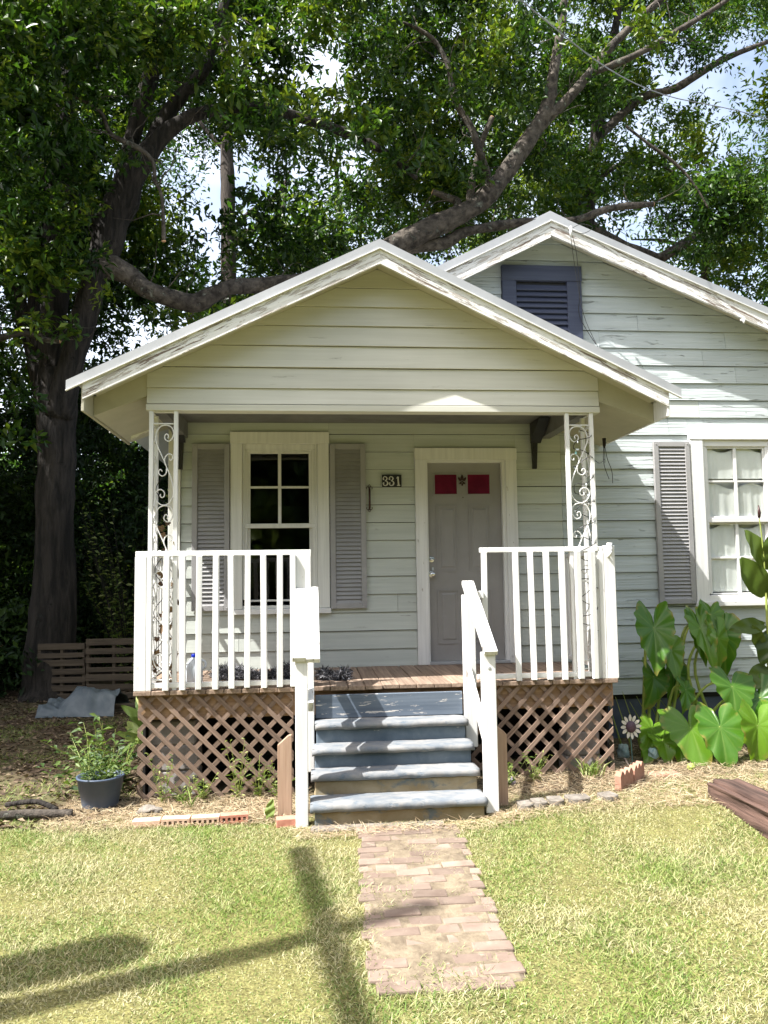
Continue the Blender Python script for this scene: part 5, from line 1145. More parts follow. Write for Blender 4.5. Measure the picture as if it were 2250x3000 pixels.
BLOBS_oak = [(-8.46, 7.77, 16.63, 0.81), (-7.46, 7.77, 17.3, 0.78), (-6.21, 6.49, 16.02, 0.74), (-5.03, 6.14, 15.16, 0.83), (-2.88, 6.66, 15.78, 0.89), (-0.72, 7.58, 17.08, 0.65), (0.12, 5.51, 15.41, 0.79), (1.15, 5.92, 15.89, 0.66), (-7.29, 6.15, 14.52, 0.57), (-6.12, 6.45, 15.01, 0.76), (-5.27, 5.72, 14.44, 0.87), (-5.15, 6.02, 14.71, 0.81), (-3.78, 5.93, 14.62, 0.7), (-2.84, 7.9, 16.23, 0.71), (-1.89, 6.66, 15.37, 0.69), (-1.35, 7.84, 16.81, 0.77), (0.25, 5.45, 14.35, 0.83), (1.66, 7.04, 16.01, 0.68), (2.48, 7.08, 16.45, 0.79), (2.8, 6.32, 15.22, 0.55), (-7.37, 6.38, 14.26, 0.79), (-6.34, 6.41, 14.66, 0.57), (-4.9, 5.52, 13.95, 0.76), (-3.94, 5.5, 13.86, 0.69), (-1.75, 5.36, 13.98, 0.75), (-0.73, 7.25, 15.21, 0.77), (-0.39, 6.25, 14.87, 0.89), (1.02, 7.57, 15.79, 0.55), (0.98, 6.06, 14.47, 0.77), (2.43, 6.41, 15.03, 0.65), (3.72, 7.66, 16.25, 0.76), (-7.21, 5.34, 12.84, 0.65), (-7.35, 6.98, 14.12, 0.76), (-7.21, 7.67, 14.88, 0.86), (-5.43, 5.71, 13.48, 0.75), (-5.09, 7.65, 14.7, 0.68), (-2.43, 6.64, 13.97, 0.82), (-1.57, 6.2, 14.07, 0.72), (-1.21, 7.25, 15.0, 0.57), (-0.48, 6.65, 14.01, 0.56), (0.71, 6.8, 14.09, 0.57), (1.83, 7.81, 15.63, 0.8), (1.79, 6.1, 14.09, 0.76), (2.68, 5.67, 13.88, 0.59), (-7.92, 6.22, 12.86, 0.8), (-6.8, 5.87, 12.85, 0.59), (-6.16, 5.92, 12.82, 0.66), (-5.26, 5.71, 12.86, 0.6), (-4.61, 6.39, 12.98, 0.59), (-4.0, 7.28, 13.73, 0.6), (-2.65, 5.39, 12.35, 0.69), (-2.14, 6.59, 13.17, 0.83), (-1.15, 6.07, 12.8, 0.76), (-0.31, 5.58, 12.55, 0.58), (1.7, 7.04, 14.03, 0.55), (2.09, 6.48, 13.29, 0.7), (-8.81, 7.89, 13.44, 0.68), (-7.32, 6.63, 12.51, 0.81), (-6.26, 6.46, 12.67, 0.79), (-5.15, 5.72, 11.82, 0.89), (-5.45, 7.12, 13.3, 0.69), (-4.83, 7.96, 13.6, 0.73), (-3.41, 5.79, 12.36, 0.86), (-2.14, 5.7, 12.26, 0.69), (-0.42, 5.71, 12.32, 0.56), (0.77, 6.04, 12.73, 0.69), (1.91, 6.17, 12.96, 0.87), (-7.74, 5.69, 11.02, 0.62), (-7.01, 5.89, 11.42, 0.7), (-6.42, 6.22, 11.42, 0.86), (-5.5, 6.3, 11.52, 0.7), (-5.03, 7.82, 12.69, 0.8), (-4.19, 7.25, 12.63, 0.68), (-3.62, 6.18, 12.03, 0.64), (-2.17, 6.23, 11.63, 0.56), (0.79, 6.42, 12.04, 0.7), (1.9, 7.31, 12.74, 0.8), (2.53, 6.18, 12.02, 0.8), (-7.51, 5.43, 10.35, 0.81), (-7.28, 6.49, 11.22, 0.89), (-6.14, 6.47, 10.9, 0.69), (-5.71, 5.96, 10.6, 0.56), (-5.24, 6.87, 11.76, 0.87), (-4.11, 5.3, 10.27, 0.79), (-3.26, 7.2, 11.68, 0.68), (-2.97, 6.35, 11.21, 0.61), (0.8, 7.93, 12.54, 0.84), (1.61, 6.68, 11.52, 0.74), (2.27, 6.37, 11.6, 0.79), (2.72, 5.81, 11.29, 0.58), (-7.33, 5.51, 9.94, 0.69), (-7.76, 7.6, 11.03, 0.87), (-6.1, 5.94, 10.27, 0.79), (-5.3, 5.5, 9.81, 0.86), (-5.12, 6.57, 10.77, 0.77), (-3.9, 6.53, 10.9, 0.82), (-2.71, 7.51, 11.06, 0.8), (-1.92, 6.12, 10.54, 0.87), (-0.28, 6.25, 10.29, 0.56), (0.17, 6.41, 10.71, 0.61), (1.04, 6.58, 10.83, 0.79), (2.1, 5.94, 10.87, 0.84), (3.5, 7.4, 11.66, 0.78), (-8.03, 6.97, 9.97, 0.58), (-6.73, 5.5, 9.28, 0.59), (-6.38, 6.74, 10.12, 0.72), (-5.11, 5.79, 9.23, 0.82), (-4.17, 5.42, 9.37, 0.81), (-1.74, 6.3, 9.76, 0.65), (-0.37, 5.68, 9.98, 0.63), (0.58, 6.58, 10.54, 0.58), (1.54, 8.39, 10.89, 0.88), (1.9, 7.24, 10.77, 0.55), (2.78, 5.57, 9.82, 0.64), (-7.67, 5.65, 8.6, 0.86), (-6.46, 5.51, 8.47, 0.9), (-6.03, 6.09, 8.8, 0.82), (-6.12, 7.98, 9.7, 0.63), (-4.21, 6.67, 9.59, 0.59), (1.11, 8.0, 10.59, 0.81), (2.05, 7.03, 9.64, 0.89), (-8.0, 6.85, 8.75, 0.88), (-6.25, 5.21, 7.71, 0.61), (-5.82, 5.79, 8.61, 0.81), (-5.96, 7.7, 9.33, 0.65), (-4.73, 6.05, 8.26, 0.67), (-4.11, 6.33, 8.59, 0.71), (1.6, 6.98, 9.38, 0.81), (3.72, 8.56, 10.36, 0.8), (-8.52, 7.79, 8.72, 0.62), (-7.01, 5.82, 7.81, 0.7), (-6.13, 6.2, 7.8, 0.6), (-5.38, 5.79, 7.62, 0.75), (-4.62, 6.57, 8.37, 0.72), (-4.05, 6.22, 7.7, 0.78), (-2.09, 5.43, 7.84, 0.86), (-1.3, 6.56, 8.11, 0.88), (-0.59, 7.68, 8.5, 0.77), (1.46, 7.41, 8.47, 0.67), (2.22, 9.01, 9.75, 0.85), (-7.32, 5.71, 6.78, 0.62), (-6.6, 5.53, 6.76, 0.77), (-6.28, 7.24, 7.85, 0.74), (-6.23, 7.76, 8.27, 0.71), (-4.84, 6.3, 7.09, 0.73), (-4.28, 6.53, 7.31, 0.71), (-1.74, 5.91, 7.14, 0.9), (-1.38, 5.86, 7.51, 0.71), (-3.83, 5.98, 6.91, 0.55), (-3.31, 7.35, 6.97, 0.57), (-2.57, 5.98, 6.71, 0.62), (-2.96, 5.76, 6.23, 0.67), (-4.94, 2.2, 9.02, 0.55), (-4.6, 2.6, 8.86, 0.55), (-5.0, 2.4, 8.25, 0.55), (-4.7, 2.8, 7.92, 0.55), (-5.07, 2.5, 7.41, 0.55), (-4.22, 3.0, 9.57, 0.55), (-3.69, 3.2, 9.96, 0.55), (-5.06, 3.0, 7.02, 0.55), (-4.63, 3.4, 7.58, 0.55), (-5.36, 3.2, 6.43, 0.55), (-4.99, 3.6, 6.4, 0.55), (-3.13, 3.4, 10.0, 0.55), (-3.5, 3.6, 9.75, 0.55), (-5.51, 2.2, 8.42, 0.55), (-5.59, 2.5, 7.01, 0.55), (-2.68, 3.6, 10.47, 0.55), (-2.0, 5.0, 11.4, 0.55), (-2.24, 4.2, 9.54, 0.55), (-1.62, 5.5, 11.09, 0.55), (-6.23, 6.0, 6.36, 0.55), (0.21, 5.5, 11.72, 0.55), (1.42, 6.0, 12.15, 0.55), (2.28, 5.0, 10.43, 0.55), (2.77, 4.6, 11.2, 0.55), (-1.96, 4.3, 8.91, 0.55), (-0.25, 5.0, 10.9, 0.55), (1.93, 4.8, 11.3, 0.55), (-2.45, 3.4, 9.05, 0.38), (-1.91, 3.5, 8.7, 0.4), (-1.35, 3.6, 9.01, 0.4), (-0.79, 3.6, 8.47, 0.36), (-0.2, 3.8, 8.88, 0.4), (0.25, 4.0, 8.48, 0.36), (-4.9, 3.2, 8.43, 0.45), (-4.6, 3.3, 7.94, 0.4), (-5.08, 3.0, 8.29, 0.45), (-4.29, 3.3, 8.86, 0.42), (-4.0, 3.4, 9.52, 0.42), (-3.7, 3.6, 8.9, 0.34), (-3.49, 3.5, 9.83, 0.42), (-2.89, 3.6, 10.16, 0.45), (-4.48, 3.6, 7.47, 0.36), (-4.87, 3.4, 6.94, 0.42), (-5.25, 3.6, 6.19, 0.4), (-5.32, 3.2, 7.24, 0.45), (-3.16, 3.6, 9.48, 0.36), (-2.19, 3.6, 9.82, 0.42), (-1.64, 3.8, 10.37, 0.45), (1.36, 4.2, 9.7, 0.4), (1.85, 4.2, 10.37, 0.42), (2.35, 4.4, 9.71, 0.36), (3.32, 6.0, 9.84, 0.45), (3.39, 4.3, 10.68, 0.4), (3.97, 4.4, 9.95, 0.36), (4.63, 4.3, 11.08, 0.42), (0.59, 4.2, 9.51, 0.42), (1.07, 4.4, 8.77, 0.38), (1.49, 4.6, 8.49, 0.3), (-0.91, 4.0, 10.79, 0.5), (-0.01, 4.2, 9.8, 0.45), (-4.82, 3.9, 6.39, 0.3), (-5.06, 3.6, 6.47, 0.34), (-4.4, 3.6, 6.49, 0.28), (-5.2, 3.7, 5.54, 0.3), (-4.71, 3.8, 5.58, 0.26), (-5.49, 3.8, 5.01, 0.3), (-4.26, 3.7, 5.97, 0.22), (-5.31, 3.9, 4.48, 0.26), (-4.51, 3.5, 7.0, 0.34), (-4.0, 3.5, 8.07, 0.3), (-5.46, 4.0, 3.88, 0.22), (-5.6, 3.8, 5.84, 0.36), (-1.5, 1.3, 11.96, 0.99), (-5.36, 2.92, 10.45, 0.95), (-7.44, 1.5, 11.11, 0.78), (-3.44, 1.81, 12.73, 0.81), (-5.53, 3.44, 9.35, 0.97), (-0.4, 1.97, 10.92, 0.62), (-0.88, 4.12, 11.47, 0.99), (-4.57, 3.8, 12.41, 0.97), (-4.71, 2.73, 9.33, 0.98), (-8.99, 2.94, 11.49, 0.67), (-5.97, 2.1, 9.23, 0.76), (-5.61, 3.35, 11.86, 0.98), (0.02, 1.97, 11.52, 0.88), (-0.93, 1.62, 10.46, 0.85), (-6.38, 3.95, 10.77, 0.88), (-9.21, 3.89, 12.9, 0.99), (-6.08, 3.7, 12.94, 0.64), (-9.15, 3.19, 12.96, 0.61), (-0.36, 3.18, 11.01, 0.66), (-4.17, 2.7, 9.97, 0.96), (-1.49, 1.7, 11.56, 0.84), (0.79, 4.14, 12.58, 0.62), (-5.16, 1.66, 12.05, 0.63), (-0.47, 3.05, 11.64, 0.98), (-0.01, 3.4, 11.59, 0.82), (-4.04, 1.29, 9.94, 0.88)]  # last clumps are added high up to block sun from the limbs
BLOBS_right = [(4.65, 10.38, 20.95, 0.56), (4.31, 7.04, 17.21, 0.57), (6.7, 8.38, 18.23, 0.67), (7.95, 7.15, 17.24, 0.88), (10.58, 10.67, 21.38, 0.67), (4.73, 8.85, 18.35, 0.84), (6.59, 8.4, 17.6, 0.85), (9.12, 10.83, 20.1, 0.73), (9.89, 10.75, 20.65, 0.72), (9.16, 7.69, 17.14, 0.82), (11.34, 9.49, 19.04, 0.82), (4.36, 8.66, 16.65, 0.66), (6.6, 8.77, 17.7, 0.65), (9.47, 10.13, 19.0, 0.64), (9.08, 8.17, 17.3, 0.76), (11.52, 9.97, 18.62, 0.59), (5.13, 7.54, 15.17, 0.7), (7.3, 10.75, 18.16, 0.68), (8.97, 9.22, 17.06, 0.77), (4.85, 10.52, 17.14, 0.6), (5.61, 7.13, 14.55, 0.87), (7.9, 9.75, 16.15, 0.79), (7.74, 7.47, 14.35, 0.78), (10.09, 9.92, 16.67, 0.61), (5.76, 9.29, 15.26, 0.68), (7.49, 10.65, 16.15, 0.66), (6.99, 7.9, 13.97, 0.59), (9.1, 10.09, 16.45, 0.84), (8.45, 7.33, 14.22, 0.64), (10.53, 9.31, 15.6, 0.64), (4.94, 10.18, 14.58, 0.59), (5.34, 8.84, 13.71, 0.7), (7.3, 10.74, 15.27, 0.74), (7.14, 7.41, 13.08, 0.83), (9.64, 10.91, 16.24, 0.56), (10.2, 7.86, 13.73, 0.65), (4.79, 10.04, 13.98, 0.8), (5.01, 8.1, 12.4, 0.8), (6.44, 9.68, 13.65, 0.88), (9.87, 7.96, 12.56, 0.89), (5.22, 9.79, 13.33, 0.84), (5.03, 7.77, 12.15, 0.6), (6.35, 9.46, 13.25, 0.59), (8.39, 10.27, 13.28, 0.83), (11.17, 10.86, 13.87, 0.59), (9.41, 7.83, 12.42, 0.68), (4.51, 9.07, 11.91, 0.57), (5.14, 8.77, 11.24, 0.72), (7.89, 9.03, 11.75, 0.57), (11.26, 9.54, 12.21, 0.56), (0.61, 7.33, 10.24, 0.88), (3.11, 6.89, 10.13, 0.68), (4.49, 9.33, 11.18, 0.89), (4.87, 8.05, 10.44, 0.74), (6.63, 8.93, 11.35, 0.8), (6.82, 8.68, 10.65, 0.73), (7.5, 7.22, 9.91, 0.73), (8.64, 8.38, 10.9, 0.56), (10.69, 9.62, 11.58, 0.87), (0.02, 9.4, 10.47, 0.69), (0.63, 7.42, 9.52, 0.7), (2.1, 6.65, 9.36, 0.72), (4.18, 7.89, 9.56, 0.88), (5.38, 9.74, 10.99, 0.58), (7.96, 9.88, 10.37, 0.57), (7.63, 7.48, 9.28, 0.81), (7.96, 7.01, 9.5, 0.82), (10.3, 8.86, 9.96, 0.6), (0.68, 6.67, 8.24, 0.68), (2.65, 7.13, 8.71, 0.83), (4.65, 7.91, 9.02, 0.56), (8.64, 8.86, 9.09, 0.59), (9.71, 9.15, 9.99, 0.58), (10.63, 8.75, 9.45, 0.65), (7.18, 8.13, 8.03, 0.67), (8.48, 8.68, 8.95, 0.7), (10.16, 9.62, 9.39, 0.81), (11.78, 10.78, 10.03, 0.66), (8.61, 10.36, 8.69, 0.6), (9.51, 10.06, 8.83, 0.59), (11.04, 10.21, 8.52, 0.72), (11.4, 10.53, 7.57, 0.8)]
BLOBS_back = [(-10.76, 14.15, 22.79, 1.42), (-6.34, 14.96, 23.58, 1.04), (-4.35, 17.82, 26.79, 1.46), (-1.85, 14.38, 23.99, 1.41), (4.11, 13.49, 23.96, 1.46), (5.92, 15.82, 26.57, 1.08), (14.17, 15.72, 26.75, 1.03), (-12.23, 15.71, 23.0, 1.31), (-8.47, 14.05, 22.01, 1.37), (-4.92, 13.97, 22.86, 1.35), (-4.32, 16.72, 24.5, 1.09), (-2.88, 13.67, 22.39, 1.19), (-1.47, 15.34, 23.31, 1.5), (-1.04, 15.75, 23.97, 1.09), (0.44, 14.53, 22.72, 1.22), (2.35, 14.46, 22.93, 1.29), (4.18, 14.84, 23.31, 1.31), (6.13, 13.27, 22.74, 1.49), (14.26, 18.01, 27.22, 1.13), (12.76, 13.06, 22.5, 1.42), (18.92, 18.47, 28.01, 1.19), (-11.64, 18.74, 25.56, 1.42), (-8.51, 18.13, 25.12, 1.15), (-2.61, 13.71, 21.63, 1.35), (-1.56, 16.77, 24.15, 1.04), (-0.99, 13.57, 21.31, 1.17), (0.52, 14.81, 22.48, 1.3), (2.72, 13.8, 21.62, 1.28), (3.43, 13.12, 21.64, 1.15), (7.02, 13.12, 21.2, 1.14), (12.7, 16.22, 24.33, 1.48), (14.53, 16.97, 26.09, 1.34), (15.61, 17.02, 25.39, 1.35), (-10.99, 16.14, 22.22, 1.38), (-10.24, 16.4, 21.6, 1.16), (-7.91, 17.74, 23.25, 1.07), (-7.24, 18.75, 24.21, 1.41), (-6.46, 18.68, 24.46, 1.17), (-4.02, 16.82, 22.89, 1.36), (-2.53, 16.95, 23.14, 1.02), (1.05, 16.41, 23.25, 1.24), (3.14, 18.65, 25.24, 1.12), (3.63, 13.71, 20.59, 1.13), (7.66, 18.24, 24.54, 1.47), (6.59, 13.02, 19.89, 1.49), (8.52, 13.04, 20.22, 1.23), (12.95, 15.72, 23.2, 1.47), (13.98, 14.47, 22.33, 1.05), (16.14, 16.14, 22.99, 1.34), (-10.41, 13.06, 18.79, 1.17), (-9.68, 14.26, 19.62, 1.24), (-9.56, 16.47, 21.75, 1.36), (-9.03, 18.62, 22.48, 1.03), (-5.37, 14.09, 20.04, 1.45), (-3.53, 13.8, 19.43, 1.43), (-2.96, 14.78, 19.79, 1.16), (-1.35, 18.61, 23.01, 1.04), (1.37, 14.6, 20.36, 1.47), (6.16, 16.69, 22.04, 1.36), (8.8, 18.7, 24.87, 1.21), (9.95, 13.28, 19.32, 1.11), (13.29, 15.93, 22.05, 1.24), (17.4, 18.58, 24.72, 1.29), (-11.03, 13.13, 17.89, 1.16), (-10.21, 13.13, 18.09, 1.18), (-11.0, 18.45, 21.41, 1.11), (-8.49, 16.48, 20.67, 1.14), (-6.35, 16.71, 20.84, 1.16), (-6.22, 18.87, 22.49, 1.24), (-0.39, 18.92, 22.13, 1.21), (0.69, 17.56, 21.81, 1.06), (2.62, 17.49, 21.66, 1.29), (2.79, 13.79, 19.29, 1.17), (4.2, 17.49, 21.36, 1.19), (4.71, 14.29, 19.03, 1.35), (6.83, 16.54, 21.87, 1.29), (9.43, 17.39, 22.39, 1.29), (9.42, 16.29, 21.52, 1.45), (11.45, 16.91, 21.76, 1.2), (13.79, 17.12, 22.25, 1.25), (14.73, 15.11, 20.78, 1.34), (14.1, 13.16, 18.55, 1.43), (-12.66, 17.84, 20.42, 1.47), (-11.67, 16.85, 19.14, 1.17), (-7.92, 14.14, 17.97, 1.25), (-7.04, 14.46, 18.02, 1.49), (-7.46, 18.3, 20.09, 1.13), (-5.23, 16.56, 18.97, 1.3), (0.14, 13.44, 17.5, 1.34), (1.62, 16.16, 19.46, 1.29), (6.74, 18.14, 21.13, 1.19), (6.79, 17.26, 20.28, 1.14), (12.36, 15.84, 20.05, 1.14), (12.6, 14.33, 19.18, 1.21), (17.14, 18.5, 22.63, 1.17), (17.75, 18.89, 22.7, 1.42), (-10.86, 14.11, 16.26, 1.08), (-10.53, 13.99, 16.6, 1.26), (-8.97, 16.14, 18.49, 1.39), (-8.72, 18.67, 19.25, 1.11), (-6.54, 18.31, 19.62, 1.27), (-5.52, 15.21, 17.2, 1.35), (-4.13, 14.61, 17.71, 1.19), (-2.93, 15.8, 18.65, 1.48), (0.93, 15.97, 18.4, 1.28), (2.06, 16.98, 19.36, 1.47), (4.19, 17.96, 20.11, 1.13), (6.47, 14.0, 17.63, 1.07), (9.48, 18.27, 20.15, 1.37), (8.84, 15.28, 18.37, 1.46), (17.95, 18.55, 21.09, 1.14), (-11.4, 13.96, 15.45, 1.03), (-11.87, 18.39, 17.82, 1.19), (-9.19, 14.06, 15.56, 1.25), (-9.84, 18.02, 18.23, 1.16), (-8.07, 16.32, 16.98, 1.24), (-7.17, 18.27, 18.27, 1.27), (0.91, 13.86, 16.48, 1.19), (3.84, 18.99, 19.55, 1.45), (4.41, 15.65, 17.74, 1.08), (5.67, 18.54, 18.52, 1.03), (7.63, 17.7, 18.08, 1.22), (9.46, 17.26, 17.94, 1.07), (14.79, 15.58, 17.42, 1.2), (15.92, 15.81, 18.14, 1.4), (-13.45, 17.92, 16.66, 1.44), (-10.88, 16.75, 16.81, 1.23), (-10.16, 16.79, 15.89, 1.12), (-7.91, 14.1, 14.92, 1.29), (-7.96, 15.95, 15.45, 1.49), (-6.79, 16.28, 16.11, 1.27), (-4.64, 14.59, 15.02, 1.31), (-4.27, 15.26, 15.46, 1.19), (-2.54, 14.03, 15.22, 1.06), (-1.42, 15.5, 15.33, 1.44), (2.39, 14.8, 15.54, 1.48), (4.84, 17.56, 17.73, 1.43), (5.83, 17.5, 17.18, 1.38), (6.34, 15.21, 16.5, 1.02), (7.66, 15.64, 16.63, 1.09), (8.47, 15.04, 16.65, 1.23), (13.79, 14.22, 16.28, 1.25), (14.77, 13.87, 15.32, 1.1), (-13.4, 17.89, 15.52, 1.19), (-10.65, 15.67, 14.92, 1.06), (-10.45, 18.98, 16.04, 1.1), (-9.69, 18.55, 16.77, 1.42), (-0.61, 16.85, 16.32, 1.31), (1.91, 15.93, 15.17, 1.44), (3.82, 14.23, 14.7, 1.12), (6.74, 17.26, 16.05, 1.3), (8.21, 17.69, 16.32, 1.28), (12.85, 18.74, 17.92, 1.28), (14.35, 15.36, 15.55, 1.48), (16.06, 16.86, 15.94, 1.35), (-12.49, 16.35, 13.74, 1.03), (-11.17, 17.57, 14.14, 1.36), (-9.96, 15.07, 13.4, 1.14), (-7.05, 13.13, 12.93, 1.03), (-5.61, 13.72, 12.98, 1.25), (-5.29, 13.04, 12.51, 1.36), (-0.98, 15.07, 13.33, 1.47), (1.71, 15.88, 14.48, 1.49), (3.54, 17.87, 15.35, 1.1), (4.01, 14.27, 13.78, 1.24), (5.59, 18.77, 16.1, 1.18), (6.66, 16.02, 14.26, 1.29), (7.53, 15.54, 14.07, 1.17), (9.42, 15.91, 14.93, 1.01), (10.84, 17.59, 15.53, 1.42), (11.63, 14.14, 13.36, 1.07), (14.01, 14.41, 14.28, 1.35), (15.39, 16.18, 14.79, 1.26), (-12.7, 18.16, 13.52, 1.02), (-11.36, 16.82, 13.89, 1.37), (-9.91, 17.16, 13.25, 1.36), (-9.3, 18.21, 14.42, 1.27), (-7.92, 15.84, 12.58, 1.42), (-6.43, 15.78, 12.88, 1.4), (0.48, 17.64, 13.92, 1.09), (1.92, 18.8, 14.59, 1.42), (3.36, 16.04, 13.48, 1.36), (4.37, 17.39, 14.48, 1.13), (5.34, 16.88, 13.62, 1.29), (8.56, 18.92, 14.81, 1.08), (9.35, 17.39, 14.86, 1.41), (10.38, 14.84, 13.61, 1.13), (10.74, 15.04, 13.44, 1.27), (12.42, 13.8, 13.06, 1.14), (16.1, 18.37, 15.18, 1.29), (16.14, 17.22, 14.53, 1.14), (-11.9, 15.42, 12.21, 1.19), (-11.52, 17.28, 12.95, 1.19), (-8.68, 13.47, 11.16, 1.37), (-10.01, 18.32, 13.23, 1.2), (-8.18, 16.52, 12.55, 1.33), (-5.46, 13.41, 11.11, 1.18), (-6.33, 18.47, 13.74, 1.07), (-2.07, 13.19, 11.31, 1.39), (-1.18, 13.79, 11.3, 1.45), (0.75, 13.85, 11.33, 1.03), (2.36, 18.35, 13.65, 1.37), (2.92, 15.95, 12.66, 1.08), (4.48, 17.2, 12.89, 1.31), (4.62, 14.44, 11.7, 1.1), (10.11, 14.3, 12.03, 1.42), (12.21, 16.27, 12.22, 1.25), (13.67, 18.03, 13.29, 1.42), (13.75, 14.75, 11.74, 1.08), (14.9, 14.06, 11.82, 1.31), (-12.66, 16.76, 10.91, 1.44), (-9.91, 18.49, 11.97, 1.42), (-7.26, 14.98, 10.4, 1.45), (-5.67, 18.33, 11.72, 1.45), (-4.88, 17.09, 11.13, 1.22), (-1.01, 16.05, 11.24, 1.42), (3.52, 13.93, 11.09, 1.13), (11.31, 15.62, 11.8, 1.17), (15.17, 16.45, 11.28, 1.2), (16.91, 17.26, 12.08, 1.2), (-11.34, 15.05, 10.12, 1.1), (-8.64, 16.62, 10.85, 1.14), (-6.31, 18.49, 11.32, 1.04), (-3.75, 15.67, 9.77, 1.38), (-2.75, 17.38, 11.15, 1.39), (14.12, 17.96, 10.89, 1.31), (13.38, 13.74, 10.32, 1.28), (15.31, 16.84, 10.35, 1.35), (15.78, 16.79, 10.29, 1.3)]
